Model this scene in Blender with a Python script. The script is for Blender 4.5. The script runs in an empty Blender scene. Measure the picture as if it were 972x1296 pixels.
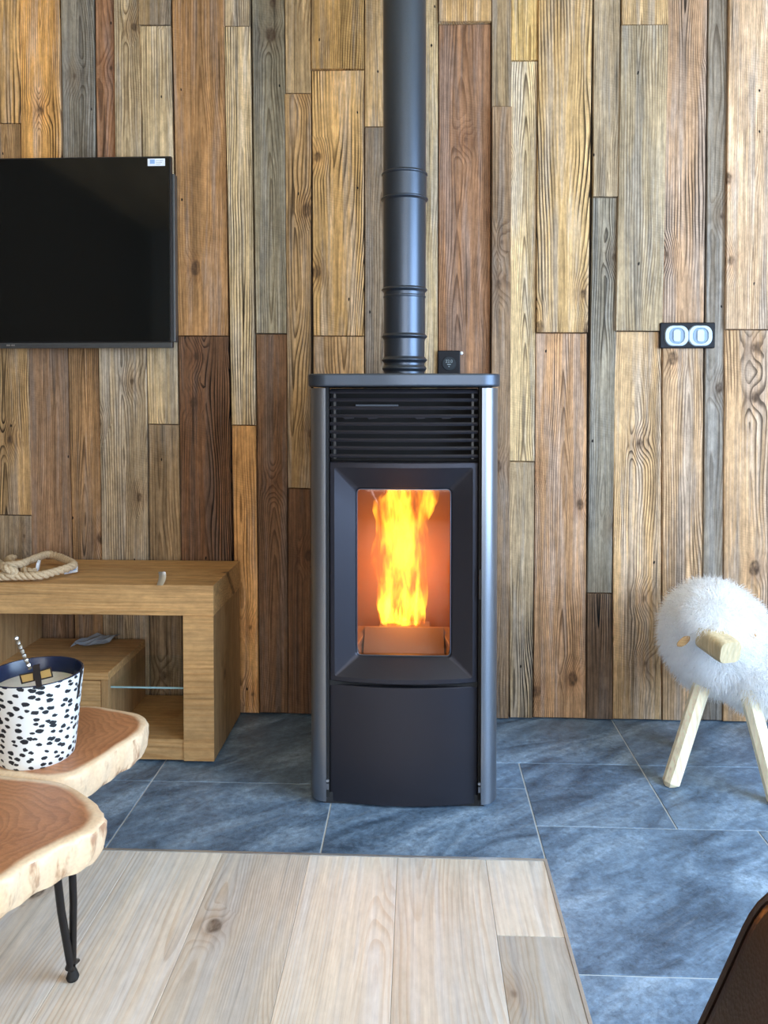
import bpy, bmesh, math, random
import numpy as np
from mathutils import Vector, Euler, Matrix

random.seed(7)
SC = bpy.context.scene
COL = SC.collection
R = math.radians

# ------------------------------------------------------------------ camera
F_PX, IW, IH = 1000.0, 972.0, 1296.0
CAM_H, CAM_D = 1.10, 2.69
PX0, PY0 = 486.0, 526.0
cam_d = bpy.data.cameras.new('camera')
cam = bpy.data.objects.new('camera', cam_d)
COL.objects.link(cam)
cam.location = (0, -CAM_D, CAM_H)
cam.rotation_euler = (R(90 - 1.5), 0, R(2.4))
cam_d.sensor_fit = 'HORIZONTAL'
cam_d.sensor_width = 36
cam_d.lens = F_PX / IW * 36
cam_d.shift_x = 0
cam_d.shift_y = -(IH / 2 - PY0) / IW
cam_d.clip_start = 0.02
SC.camera = cam
CAM_R = cam.rotation_euler.to_matrix()

# ------------------------------------------------------------------ world, daylight, exposure
world = bpy.data.worlds.new('world')
SC.world = world
world.use_nodes = True
wb = world.node_tree.nodes['Background']
wb.inputs['Color'].default_value = (0.62, 0.80, 1.0, 1)
wb.inputs['Strength'].default_value = 2.0


def area_light(name, loc, rot, sx, sy, power, color):
    d = bpy.data.lights.new(name, 'AREA')
    d.shape = 'RECTANGLE'
    d.size, d.size_y = sx, sy
    d.energy = power
    d.color = color
    o = bpy.data.objects.new(name, d)
    o.location = loc
    o.rotation_euler = rot
    COL.objects.link(o)
    return o


# daylight entering by the window in the right wall and the glazed door behind the camera
area_light('daylight_right_window', (2.12, -2.20, 1.32), (0, R(90), 0), 1.9, 2.4, 122, (0.53, 0.735, 1.0))
area_light('daylight_rear_window', (0.55, -5.36, 1.30), (R(90), 0, 0), 2.6, 2.1, 56, (1.0, 0.955, 0.91))

vs = SC.view_settings
vs.view_transform = 'Standard'
vs.look = 'None'
vs.gamma = 1.0
vs.use_curve_mapping = False
vs.exposure = 0.35
SC.cycles.max_bounces = 12
SC.cycles.diffuse_bounces = 10
SC.cycles.transparent_max_bounces = 12


# ------------------------------------------------------------------ pixel helpers
def ray(px, py):
    return CAM_R @ Vector(((px - PX0) / F_PX, -(py - PY0) / F_PX, -1.0))


def PD(px, py, d):
    """world point seen at a pixel, at distance d from the camera measured square to the wall"""
    r = ray(px, py)
    return Vector((0, -CAM_D, CAM_H)) + r * (d / r.y)


def PZ(px, py, z):
    r = ray(px, py)
    return Vector((0, -CAM_D, CAM_H)) + r * ((z - CAM_H) / r.z)


def PW(px, py):
    return PD(px, py, CAM_D - 0.02)


# ------------------------------------------------------------------ node helper
def srgb(r, g, b, k=1.0):
    def f(c):
        c /= 255.0
        return c / 12.92 if c <= 0.04045 else ((c + 0.055) / 1.055) ** 2.4
    return (f(r) * k, f(g) * k, f(b) * k, 1.0)


class NT:
    def __init__(self, name):
        self.mat = bpy.data.materials.new(name)
        self.mat.use_nodes = True
        self.t = self.mat.node_tree
        self.bsdf = self.t.nodes['Principled BSDF']
        self.out = self.t.nodes['Material Output']

    def new(self, typ, **kw):
        n = self.t.nodes.new(typ)
        for k, v in kw.items():
            setattr(n, k, v)
        return n

    def put(self, sock, v):
        if isinstance(v, bpy.types.NodeSocket):
            self.t.links.new(v, sock)
        elif v is not None:
            if isinstance(v, tuple) and sock.type == 'VECTOR':
                v = v[:3]
            sock.default_value = v

    def m(self, op, a, b=None, c=None, clamp=False):
        n = self.new('ShaderNodeMath', operation=op, use_clamp=clamp)
        self.put(n.inputs[0], a)
        if b is not None:
            self.put(n.inputs[1], b)
        if c is not None:
            self.put(n.inputs[2], c)
        return n.outputs[0]

    def sep(self, v):
        n = self.new('ShaderNodeSeparateXYZ')
        self.put(n.inputs[0], v)
        return n.outputs

    def xyz(self, x, y, z):
        n = self.new('ShaderNodeCombineXYZ')
        for i, v in enumerate((x, y, z)):
            self.put(n.inputs[i], v)
        return n.outputs[0]

    def obj(self):
        return self.new('ShaderNodeTexCoord').outputs['Object']

    def info(self, k):
        return self.new('ShaderNodeObjectInfo').outputs[k]

    def noise(self, vec, scale=1.0, detail=2.0, rough=0.5, dist=0.0, col=False):
        n = self.new('ShaderNodeTexNoise')
        self.put(n.inputs['Vector'], vec)
        n.inputs['Scale'].default_value = scale
        n.inputs['Detail'].default_value = detail
        n.inputs['Roughness'].default_value = rough
        n.inputs['Distortion'].default_value = dist
        return n.outputs['Color' if col else 'Fac']

    def vor(self, vec, scale=1.0, rnd=1.0, out='Distance', dims='3D'):
        n = self.new('ShaderNodeTexVoronoi', voronoi_dimensions=dims)
        self.put(n.inputs['Vector'], vec)
        n.inputs['Scale'].default_value = scale
        n.inputs['Randomness'].default_value = rnd
        return n.outputs if out is None else n.outputs[out]

    def ss(self, v, a, b):
        """smoothstep a..b -> 0..1 (a may exceed b)"""
        n = self.new('ShaderNodeMapRange', interpolation_type='SMOOTHSTEP')
        self.put(n.inputs['Value'], v)
        if a <= b:
            n.inputs['From Min'].default_value, n.inputs['From Max'].default_value = a, b
        else:
            n.inputs['From Min'].default_value, n.inputs['From Max'].default_value = b, a
            n.inputs['To Min'].default_value, n.inputs['To Max'].default_value = 1, 0
        return n.outputs[0]

    def mix(self, f, a, b, mode='MIX'):
        n = self.new('ShaderNodeMix', data_type='RGBA', blend_type=mode)
        self.put(n.inputs[0], f)
        self.put(n.inputs[6], a)
        self.put(n.inputs[7], b)
        return n.outputs[2]

    def scalec(self, c, f):
        n = self.new('ShaderNodeVectorMath', operation='SCALE')
        self.put(n.inputs[0], c)
        self.put(n.inputs['Scale'], f)
        return n.outputs[0]

    def ramp(self, f, stops):
        n = self.new('ShaderNodeValToRGB')
        self.put(n.inputs[0], f)
        e = n.color_ramp.elements
        while len(e) < len(stops):
            e.new(0.5)
        for el, (p, c) in zip(e, stops):
            el.position = p
            el.color = c if len(c) == 4 else (*c, 1)
        return n.outputs[0]

    def bump(self, h, strength, dist):
        n = self.new('ShaderNodeBump')
        n.inputs['Strength'].default_value = strength
        n.inputs['Distance'].default_value = dist
        self.put(n.inputs['Height'], h)
        self.put(self.bsdf.inputs['Normal'], n.outputs[0])

    def set(self, **kw):
        names = dict(color='Base Color', rough='Roughness', metal='Metallic', spec='Specular IOR Level',
                     coat='Coat Weight', coat_rough='Coat Roughness', sub='Subsurface Weight')
        for k, v in kw.items():
            self.put(self.bsdf.inputs[names[k]], v)
        return self.mat


def plain(name, col, rough=0.5, metal=0.0, grain=0.0, gscale=60.0, **kw):
    """solid colour with a slight procedural mottling and relief"""
    g = NT(name)
    n = g.noise(g.obj(), gscale, 3)
    c = g.scalec(col, g.m('MULTIPLY_ADD', n, 0.24, 0.88))
    g.set(color=c, rough=rough, metal=metal, **kw)
    if grain:
        g.bump(n, grain, 0.002)
    return g.mat


def ring_wood(name, axis, base=None, freq=110.0, contrast=0.5, grey=0.5, stain=0.5, knots=1.0, nails=1.0,
              rough=0.72, taper=0.035, saw=0.35, bump=0.5, spread=0.05, light=1.0, fibre=1.0):
    """sawn timber: rings, fibres, knots, patina. axis = local axis the grain follows (0,1,2)"""
    g = NT(name)
    s = g.sep(g.obj())
    z = s[axis]
    others = [i for i in range(3) if i != axis]
    xa, xb = s[others[0]], s[others[1]]
    rnd = g.info('Random')
    r2 = g.m('FRACT', g.m('MULTIPLY', rnd, 7.313))
    r3 = g.m('FRACT', g.m('MULTIPLY', rnd, 31.77))
    off = g.m('MULTIPLY', rnd, 91.0)
    x = g.m('ADD', xa, off)
    zz = g.m('ADD', z, g.m('MULTIPLY', off, 1.7))
    y = xb

    def vec(sx, sy, sz):
        return g.xyz(g.m('MULTIPLY', x, sx), g.m('MULTIPLY', y, sy), g.m('MULTIPLY', zz, sz))
    # knots
    xs_ = g.m('ADD', x, y)

    def vec2(sx, sz):
        wv_ = g.m('MULTIPLY', g.m('SUBTRACT', g.noise(vec(40, 40, 25), 1, 2), 0.5), 0.012)
        return g.xyz(g.m('MULTIPLY', g.m('ADD', xs_, wv_), sx), g.m('MULTIPLY', g.m('ADD', zz, wv_), sz), 0.0)
    kv = g.vor(vec2(7.0, 4.6), 1.0, 1.0, None, '2D')
    keep = g.m('GREATER_THAN', g.sep(kv['Color'])[0], 1.0 - 0.28 * knots)
    ksz = g.m('MULTIPLY_ADD', g.sep(kv['Color'])[1], 0.10, 0.02)
    knot = g.m('MULTIPLY', g.ss(g.m('SUBTRACT', kv['Distance'], ksz), 0.03, -0.03), keep)
    halo = g.m('MULTIPLY', g.ss(kv['Distance'], 0.42, 0.0), keep)
    # ring field
    w1 = g.m('SUBTRACT', g.noise(vec(5, 5, 1.1), 1, 2), 0.5)
    w2 = g.m('SUBTRACT', g.noise(vec(22, 22, 3.2), 1, 1), 0.5)
    x0 = g.m('MULTIPLY', g.m('SUBTRACT', r2, 0.5), spread)
    xx = g.m('ADD', g.m('SUBTRACT', xa, x0), g.m('MULTIPLY', w1, 0.05))
    yy = g.m('ADD', xb, 0.028)
    rad = g.m('SQRT', g.m('ADD', g.m('MULTIPLY', xx, xx), g.m('MULTIPLY', yy, yy)))
    t = g.m('MULTIPLY_ADD', z, g.m('MULTIPLY', g.m('SUBTRACT', r3, 0.5), 2 * taper), rad)
    t = g.m('MULTIPLY_ADD', w1, 0.085, t)
    t = g.m('MULTIPLY_ADD', w2, 0.011, t)
    t = g.m('MULTIPLY_ADD', halo, 0.022, t)
    fr = g.m('FRACT', g.m('MULTIPLY', t, g.m('MULTIPLY_ADD', r3, freq * 0.7, freq * 0.7)))
    late = g.m('MULTIPLY', g.ss(fr, 0.38, 0.88), g.ss(fr, 1.0, 0.92))
    fib = g.noise(vec(170, 170, 6), 1, 3, 0.65)
    fib2 = g.noise(vec(70, 70, 1.6), 1, 2, 0.5)
    blot = g.noise(vec(10, 10, 1.5), 1, 3, 0.55)
    blot2 = g.noise(vec(30, 30, 1.6), 1, 4, 0.65, 0.2)
    if base is None:
        oi = g.new('ShaderNodeObjectInfo')
        col = oi.outputs['Color']
        con = g.m('MULTIPLY', oi.outputs['Alpha'], contrast * 2)
    else:
        col = base
        con = contrast
    patch = g.ss(g.noise(vec(9, 9, 2.2), 1, 2), 0.34, 0.62)
    late = g.m('MULTIPLY', late, g.m('MULTIPLY_ADD', patch, 0.85, 0.15))
    k = g.m('SUBTRACT', 1.0, g.m('MULTIPLY', late, con))
    k = g.m('MULTIPLY', k, g.m('MULTIPLY_ADD', fib, 1.3 * fibre, 1 - 0.65 * fibre))
    k = g.m('MULTIPLY', k, g.m('MULTIPLY_ADD', fib2, 1.2 * fibre, 1 - 0.6 * fibre))
    k = g.m('MULTIPLY', k, g.m('MULTIPLY_ADD', blot, 1.1 * fibre, 1 - 0.55 * fibre))
    # checks: thin dark cracks along the grain
    ck = g.noise(vec(120, 120, 2.2), 1, 2, 0.5)
    k = g.m('MULTIPLY', k, g.m('SUBTRACT', 1.0, g.m('MULTIPLY', g.ss(ck, 0.64, 0.74), 0.6 * fibre)))
    pat = g.noise(vec(60, 60, 26), 1, 4, 0.7)
    k = g.m('MULTIPLY', k, g.m('MULTIPLY_ADD', pat, 1.2 * fibre, 1 - 0.6 * fibre))
    k = g.m('MULTIPLY', k, light)
    # latewood keeps a redder hue
    warm = g.mix(g.m('MULTIPLY', late, 0.55), col, g.mix(1.0, col, (1.0, 0.86, 0.72, 1), 'MULTIPLY'))
    c = g.scalec(warm, k)
    # slow drift of hue along the board
    hv = g.noise(vec(6, 6, 0.8), 1, 2)
    c = g.mix(g.ss(hv, 0.35, 0.7), c, g.mix(1.0, c, (0.94, 0.98, 1.05, 1), 'MULTIPLY'))
    # grey weathering in streaks
    lum = g.new('ShaderNodeRGBToBW')
    g.put(lum.inputs[0], c)
    greyc = g.scalec((0.98, 1.0, 1.02, 1), lum.outputs[0])
    c = g.mix(g.m('MULTIPLY', g.ss(blot2, 0.44, 0.64), grey), c, greyc)
    # brown-black stains along the fibres
    st = g.noise(vec(16, 16, 0.9), 1, 4, 0.62)
    c = g.mix(g.m('MULTIPLY', g.ss(st, 0.60, 0.80), stain), c, (0.035, 0.022, 0.014, 1))
    c = g.mix(g.m('MULTIPLY', halo, 0.35), c, g.mix(1.0, c, (0.62, 0.42, 0.28, 1), 'MULTIPLY'))
    c = g.mix(g.m('MULTIPLY', knot, g.m('MULTIPLY_ADD', g.noise(vec(90, 90, 60), 1, 2), 1.2, 0.05)), c, (0.055, 0.030, 0.016, 1))
    if saw:
        sv = g.m('SINE', g.m('ADD', g.m('MULTIPLY', zz, 760.0), g.m('MULTIPLY', x, 150.0)))
        sm = g.m('MULTIPLY', g.ss(g.noise(vec(6, 6, 4), 1, 1), 0.5, 0.68), saw)
        c = g.scalec(c, g.m('SUBTRACT', 1.0, g.m('MULTIPLY', g.m('MULTIPLY_ADD', sv, 0.5, 0.5), g.m('MULTIPLY', sm, 0.5))))
    if nails:
        nv = g.vor(vec2(16, 8), 1.0, 1.0, None, '2D')
        nk = g.m('GREATER_THAN', g.sep(nv['Color'])[1], 0.94)
        c = g.mix(g.m('MULTIPLY', g.m('MULTIPLY', g.ss(nv['Distance'], 0.055, 0.03), nk), nails), c, (0.008, 0.006, 0.005, 1))
    g.set(color=c, rough=rough, spec=0.25)
    if bump:
        h = g.m('ADD', g.m('MULTIPLY', late, 0.6), g.m('MULTIPLY', fib, 0.9))
        g.bump(h, bump, 0.0025)
    return g.mat


# ------------------------------------------------------------------ mesh helper
ORG = {}


def empty(name, loc, rz=0.0):
    o = bpy.data.objects.new(name, None)
    o.empty_display_size = 0.05
    o.location = loc
    o.rotation_euler = (0, 0, rz)
    COL.objects.link(o)
    ORG[o.name] = Vector(loc)
    return o


def tag(o, label=None, cat=None, group=None, kind=None):
    if label:
        o['label'] = label
    if cat:
        o['category'] = cat
    if group:
        o['group'] = group
    if kind:
        o['kind'] = kind
    return o


class MB:
    """collects geometry in its own coordinates"""

    def __init__(self):
        self.v, self.f = [], []

    def add(self, vs, fs):
        n = len(self.v)
        self.v += [tuple(p) for p in vs]
        self.f += [tuple(i + n for i in q) for q in fs]
        return self

    def box(self, x0, x1, y0, y1, z0, z1):
        vs = [(x0, y0, z0), (x1, y0, z0), (x1, y1, z0), (x0, y1, z0),
              (x0, y0, z1), (x1, y0, z1), (x1, y1, z1), (x0, y1, z1)]
        return self.add(vs, [(3, 2, 1, 0), (4, 5, 6, 7), (0, 1, 5, 4), (1, 2, 6, 5), (2, 3, 7, 6), (3, 0, 4, 7)])

    def prism(self, poly, a, b, axis='z'):
        n = len(poly)
        def p3(p, h):
            if axis == 'z':
                return (p[0], p[1], h)
            if axis == 'y':
                return (p[0], h, p[1])
            return (h, p[0], p[1])
        vs = [p3(p, a) for p in poly] + [p3(p, b) for p in poly]
        fs = [tuple(range(n - 1, -1, -1)), tuple(range(n, 2 * n))]
        fs += [(i, (i + 1) % n, n + (i + 1) % n, n + i) for i in range(n)]
        return self.add(vs, fs)

    def lathe(self, prof, seg=48, c=(0, 0, 0), cap=True):
        vs, fs = [], []
        for r, z in prof:
            for k in range(seg):
                a = 2 * math.pi * k / seg
                vs.append((c[0] + r * math.cos(a), c[1] + r * math.sin(a), c[2] + z))
        for i in range(len(prof) - 1):
            for k in range(seg):
                k2 = (k + 1) % seg
                fs.append((i * seg + k, i * seg + k2, (i + 1) * seg + k2, (i + 1) * seg + k))
        if cap:
            fs.append(tuple(range(seg - 1, -1, -1)))
            m = (len(prof) - 1) * seg
            fs.append(tuple(range(m, m + seg)))
        return self.add(vs, fs)

    def tube(self, path, r, seg=8, closed=False, radii=None):
        P = [Vector(p) for p in path]
        n = len(P)
        vs, fs = [], []
        up = Vector((0.13, 0.27, 0.95)).normalized()
        prev = None
        for i in range(n):
            if closed:
                t = P[(i + 1) % n] - P[i - 1]
            else:
                t = P[min(i + 1, n - 1)] - P[max(i - 1, 0)]
            t.normalize()
            if prev is None:
                a = up - t * up.dot(t)
                if a.length < 1e-3:
                    a = Vector((1, 0, 0)) - t * t.x
            else:
                a = prev - t * prev.dot(t)
            a.normalize()
            prev = a
            b = t.cross(a)
            rr = radii[i] if radii else r
            for k in range(seg):
                q = 2 * math.pi * k / seg
                vs.append(P[i] + (a * math.cos(q) + b * math.sin(q)) * rr)
        m = n if closed else n - 1
        for i in range(m):
            j = (i + 1) % n
            for k in range(seg):
                k2 = (k + 1) % seg
                fs.append((i * seg + k, i * seg + k2, j * seg + k2, j * seg + k))
        if not closed:
            fs.append(tuple(range(seg - 1, -1, -1)))
            fs.append(tuple(range((n - 1) * seg, n * seg)))
        return self.add(vs, fs)

    def loops(self, L, cap0=True, cap1=True):
        n = len(L[0])
        vs = [p for l in L for p in l]
        fs = []
        for i in range(len(L) - 1):
            for k in range(n):
                k2 = (k + 1) % n
                fs.append((i * n + k, i * n + k2, (i + 1) * n + k2, (i + 1) * n + k))
        if cap0:
            fs.append(tuple(range(n - 1, -1, -1)))
        if cap1:
            m = (len(L) - 1) * n
            fs.append(tuple(range(m, m + n)))
        return self.add(vs, fs)

    def build(self, name, mat, parent=None, origin=None, smooth=False, bevel=0.0, bseg=2, sub=0, world=True, angle=35):
        """vertices are world coordinates (world=True) or already local to the parent/origin"""
        if origin is not None:
            o0 = Vector(origin)
        elif parent is not None and world:
            o0 = ORG[parent.name]
        else:
            o0 = Vector((0, 0, 0))
        me = bpy.data.meshes.new(name)
        me.from_pydata([tuple(Vector(p) - o0) for p in self.v] if world else self.v, [], self.f)
        bm = bmesh.new()
        bm.from_mesh(me)
        bmesh.ops.recalc_face_normals(bm, faces=bm.faces)
        bm.to_mesh(me)
        bm.free()
        if mat:
            me.materials.append(mat)
        o = bpy.data.objects.new(name, me)
        COL.objects.link(o)
        if parent is not None:
            o.parent = parent
            if world:
                o.location = o0 - ORG[parent.name]
        elif world:
            o.location = o0
        ORG[o.name] = o0.copy() if world else (ORG[parent.name].copy() if parent is not None else Vector((0, 0, 0)))
        if bevel:
            b = o.modifiers.new('bevel', 'BEVEL')
            b.width, b.segments, b.limit_method, b.angle_limit = bevel, bseg, 'ANGLE', R(40)
        if sub:
            s = o.modifiers.new('sub', 'SUBSURF')
            s.levels = s.render_levels = sub
        if smooth or sub:
            me.shade_smooth()
            if not sub:
                me.set_sharp_from_angle(angle=R(angle))
        return o


def rrect(w, h, r, ns=6, nc=4, cx=0.0, cz=0.0):
    """rounded rectangle, half sizes w,h; constant point count"""
    pts = []
    cs = [(w - r, h - r, 0), (-w + r, h - r, 90), (-w + r, -h + r, 180), (w - r, -h + r, 270)]
    for i, (x, z, a0) in enumerate(cs):
        for k in range(nc + 1):
            a = R(a0 + 90 * k / nc)
            pts.append((x + r * math.cos(a), z + r * math.sin(a)))
        nx, nz, na = cs[(i + 1) % 4]
        e = pts[-1]
        s = (nx + r * math.cos(R(na)), nz + r * math.sin(R(na)))
        for k in range(1, ns):
            u = k / ns
            pts.append((e[0] + (s[0] - e[0]) * u, e[1] + (s[1] - e[1]) * u))
    return [(x + cx, z + cz) for x, z in pts]


# ------------------------------------------------------------------ materials
M = {}
M['plank'] = ring_wood('reclaimed_plank', 2, None, freq=120, contrast=0.68, grey=0.34, stain=0.6, light=1.52, saw=0.2)
M['oak_x'] = ring_wood('cabinet_oak', 0, srgb(178, 141, 95), freq=90, contrast=0.12, grey=0.0, stain=0.15, knots=0.5, nails=0, saw=0, bump=0.12, rough=0.5, light=1.2, fibre=0.6)
M['oak_z_shaded'] = ring_wood('cabinet_oak_shaded', 2, srgb(154, 122, 84), freq=90, contrast=0.14, grey=0.0, stain=0.2, knots=0.5, nails=0, saw=0, bump=0.12, rough=0.5, light=1.15, fibre=0.6)  # same oak toned darker: shade on the uprights is put into the colour
M['floor_oak'] = ring_wood('pale_floor_oak', 1, None, freq=110, contrast=0.12, grey=0.5, stain=0.16, knots=0.5, nails=0, saw=0, bump=0.1, rough=0.42, light=1.32, spread=0.2, fibre=0.32)
M['pine'] = ring_wood('pale_pine', 2, srgb(224, 210, 178), freq=90, contrast=0.08, grey=0, stain=0, knots=0, nails=0, saw=0, bump=0.08, rough=0.55, light=1.45, fibre=0.4)
M['beech'] = ring_wood('pale_beech', 2, srgb(196, 178, 142), freq=90, contrast=0.08, grey=0, stain=0, knots=0, nails=0, saw=0, bump=0.08, rough=0.55, light=1.2, fibre=0.4)
M['ceiling'] = ring_wood('ceiling_spruce', 1, srgb(214, 190, 150), freq=60, contrast=0.15, grey=0, stain=0, knots=0.5, nails=0, saw=0, bump=0.0, rough=0.6, light=1.3)
M['plaster'] = plain('lime_plaster', srgb(196, 190, 180), 0.9, grain=0.1)
M['dark_plaster'] = plain('dark_timber_wall', srgb(92, 76, 60), 0.85)
M['grout'] = plain('grey_grout', srgb(205, 212, 216), 0.9, gscale=200)
M['batten'] = plain('dark_batten', srgb(36, 28, 22), 0.95)
M['stove_black'] = plain('stove_black_paint', (0.020, 0.021, 0.024, 1), 0.42, 0.0, grain=0.15, gscale=900)
M['stove_front'] = plain('stove_front_paint', (0.032, 0.032, 0.043, 1), 0.38, 0.6, grain=0.18, gscale=800)
M['stove_top'] = plain('stove_top_steel', (0.085, 0.105, 0.14, 1), 0.40, 0.7, grain=0.1, gscale=700)
M['anthracite'] = plain('anthracite_steel', (0.27, 0.29, 0.33, 1), 0.36, 0.9, gscale=400)
M['pipe'] = plain('flue_enamel', (0.085, 0.105, 0.14, 1), 0.36, 0.8, gscale=300)
M['dark_gap'] = plain('gap_black', (0.006, 0.006, 0.007, 1), 0.8)
M['steel'] = plain('brushed_steel', (0.55, 0.57, 0.60, 1), 0.32, 1.0, gscale=300)
M['lining'] = plain('firebox_lining', (0.14, 0.062, 0.014, 1), 0.75, grain=0.3, gscale=40)
M['tray'] = plain('cast_iron_tray', (0.10, 0.06, 0.042, 1), 0.6, 0.2, gscale=80)
M['tv_frame'] = plain('tv_plastic', (0.010, 0.010, 0.012, 1), 0.3)
M['tv_screen'] = plain('tv_screen', (0.004, 0.005, 0.005, 1), 0.07, gscale=4, spec=0.42)
M['tv_bezel'] = plain('tv_bezel_grey', (0.10, 0.105, 0.11, 1), 0.35, 0.6)
M['white_paper'] = plain('white_paper', (0.80, 0.84, 0.90, 1), 0.6)
M['blue_print'] = plain('blue_print', (0.28, 0.45, 0.75, 1), 0.6)
M['grey_print'] = plain('grey_print', (0.35, 0.40, 0.46, 1), 0.6)
M['black_plastic'] = plain('black_plastic', (0.008, 0.009, 0.013, 1), 0.5, spec=0.2)
M['socket_grey'] = plain('socket_insert', (0.50, 0.62, 0.72, 1), 0.30)
M['socket_well'] = plain('socket_well', (0.20, 0.29, 0.42, 1), 0.35)
M['wax'] = plain('candle_wax', (0.86, 0.84, 0.80, 1), 0.45, sub=0.2)
M['navy'] = plain('navy_lining', (0.012, 0.020, 0.055, 1), 0.25)
M['ribbon'] = plain('black_ribbon', (0.012, 0.010, 0.012, 1), 0.5)
M['gold'] = plain('gold_print', (0.55, 0.38, 0.14, 1), 0.45, 0.3, gscale=900)
M['hairpin'] = plain('black_steel_rod', (0.010, 0.010, 0.012, 1), 0.35, 0.3)
M['rubber'] = plain('black_rubber', (0.012, 0.012, 0.012, 1), 0.8)
M['trim'] = plain('aluminium_trim', (0.72, 0.74, 0.76, 1), 0.35, 0.8)
M['frame_white'] = plain('window_frame_paint', (0.6, 0.6, 0.6, 1), 0.5)


def glass_mat(name, gloss, tint, rough=0.0):
    g = NT(name)
    tr = g.new('ShaderNodeBsdfTransparent')
    tr.inputs[0].default_value = tint
    gl = g.new('ShaderNodeBsdfGlossy')
    gl.inputs['Roughness'].default_value = rough
    n = g.noise(g.obj(), 6, 2)
    mx = g.new('ShaderNodeMixShader')
    g.put(mx.inputs[0], g.m('MULTIPLY_ADD', n, gloss * 0.2, gloss * 0.9))
    g.t.links.new(tr.outputs[0], mx.inputs[1])
    g.t.links.new(gl.outputs[0], mx.inputs[2])
    g.t.links.new(mx.outputs[0], g.out.inputs['Surface'])
    return g.mat


M['stove_glass'] = glass_mat('ceramic_glass', 0.03, (0.97, 0.95, 0.93, 1), 0.03)
M['shelf_glass'] = glass_mat('shelf_glass', 0.06, (0.95, 0.98, 0.985, 1), 0.05)
M['window_glass'] = glass_mat('window_glass', 0.05, (0.97, 0.98, 0.99, 1))


def slate_mat():
    g = NT('slate_tile')
    p = g.sep(g.obj())
    off = g.m('MULTIPLY', g.info('Random'), 53.0)
    x, y = g.m('ADD', p[0], off), g.m('ADD', p[1], off)
    u = g.m('ADD', g.m('MULTIPLY', x, 0.8), g.m('MULTIPLY', y, 0.6))
    v = g.m('SUBTRACT', g.m('MULTIPLY', y, 0.8), g.m('MULTIPLY', x, 0.6))
    cloud = g.noise(g.xyz(g.m('MULTIPLY', u, 3.0), g.m('MULTIPLY', v, 9.0), off), 1, 5, 0.62, 0.7)
    fine = g.noise(g.xyz(x, y, off), 48, 6, 0.8)
    vein = g.noise(g.xyz(g.m('MULTIPLY', u, 5.0), g.m('MULTIPLY', v, 42.0), off), 1, 4, 0.6, 0.5)
    c = g.ramp(cloud, [(0.32, (0.058, 0.096, 0.152)), (0.5, (0.155, 0.240, 0.350)), (0.68, (0.32, 0.44, 0.58))])
    c = g.scalec(c, g.m('MULTIPLY_ADD', fine, 2.4, -0.2))
    c = g.mix(g.m('MULTIPLY', g.ss(vein, 0.58, 0.76), 0.35), c, (0.27, 0.31, 0.35, 1))
    c = g.scalec(c, g.m('MULTIPLY_ADD', g.m('FRACT', g.m('MULTIPLY', g.info('Random'), 17.3)), 0.35, 0.85))
    g.set(color=c, rough=g.m('MULTIPLY_ADD', fine, 0.3, 0.22), spec=0.6)
    g.bump(g.m('ADD', cloud, g.m('MULTIPLY', fine, 0.5)), 0.6, 0.006)
    return g.mat


M['slate'] = slate_mat()


def leather_mat():
    g = NT('brown_leather')
    v = g.vor(g.obj(), 260)
    n = g.noise(g.obj(), 7, 4)
    c = g.mix(g.ss(n, 0.35, 0.7), (0.034, 0.022, 0.020, 1), (0.060, 0.034, 0.028, 1))
    g.set(color=c, rough=0.38, spec=0.5)
    g.bump(v, 0.18, 0.002)
    return g.mat


M['leather'] = leather_mat()


def slab_mat():
    """end-grain slice: heartwood red-brown, sapwood pale, rings around the pith; rim = 0 pith .. 1 bark edge"""
    g = NT('tree_slice')
    a = g.new('ShaderNodeAttribute', attribute_name='rim')
    rim = a.outputs['Fac']
    o = g.obj()
    s = g.sep(o)
    w = g.noise(o, 4.5, 3, 0.55, 0.5)
    rr = g.m('ADD', rim, g.m('MULTIPLY', g.m('SUBTRACT', w, 0.5), 1.0))
    fr = g.m('FRACT', g.m('MULTIPLY', rr, 13.0))
    ring = g.m('MULTIPLY', g.ss(fr, 0.2, 0.85), g.ss(fr, 1.0, 0.9))
    heart = g.mix(g.noise(o, 7, 3, 0.6, 1.0), srgb(146, 92, 60), srgb(204, 146, 102))
    heart = g.scalec(heart, g.m('SUBTRACT', 1.06, g.m('MULTIPLY', ring, 0.20)))
    sap = g.mix(g.noise(g.xyz(g.m('MULTIPLY', s[0], 30), g.m('MULTIPLY', s[1], 30), g.m('MULTIPLY', s[2], 6)), 1, 3), srgb(222, 186, 146), srgb(240, 220, 190))
    edge = g.m('ADD', rim, g.m('MULTIPLY', g.m('SUBTRACT', g.noise(o, 9, 2), 0.5), 0.12))
    c = g.mix(g.ss(edge, 0.88, 0.95), heart, sap)
    # barky streaks down the side
    side = g.m('GREATER_THAN', rim, 0.995)
    st = g.noise(g.xyz(g.m('MULTIPLY', s[0], 34), g.m('MULTIPLY', s[1], 34), g.m('MULTIPLY', s[2], 9)), 1, 4, 0.6)
    c = g.mix(g.m('MULTIPLY', g.m('MULTIPLY', g.ss(st, 0.50, 0.66), side), 0.75), c, srgb(148, 98, 66))
    fine = g.noise(o, 160, 3)
    c = g.scalec(c, g.m('MULTIPLY_ADD', fine, 0.36, 0.84))
    g.set(color=c, rough=0.42, spec=0.4)
    g.bump(g.m('ADD', fine, st), 0.15, 0.003)
    return g.mat


M['slab'] = slab_mat()


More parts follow.
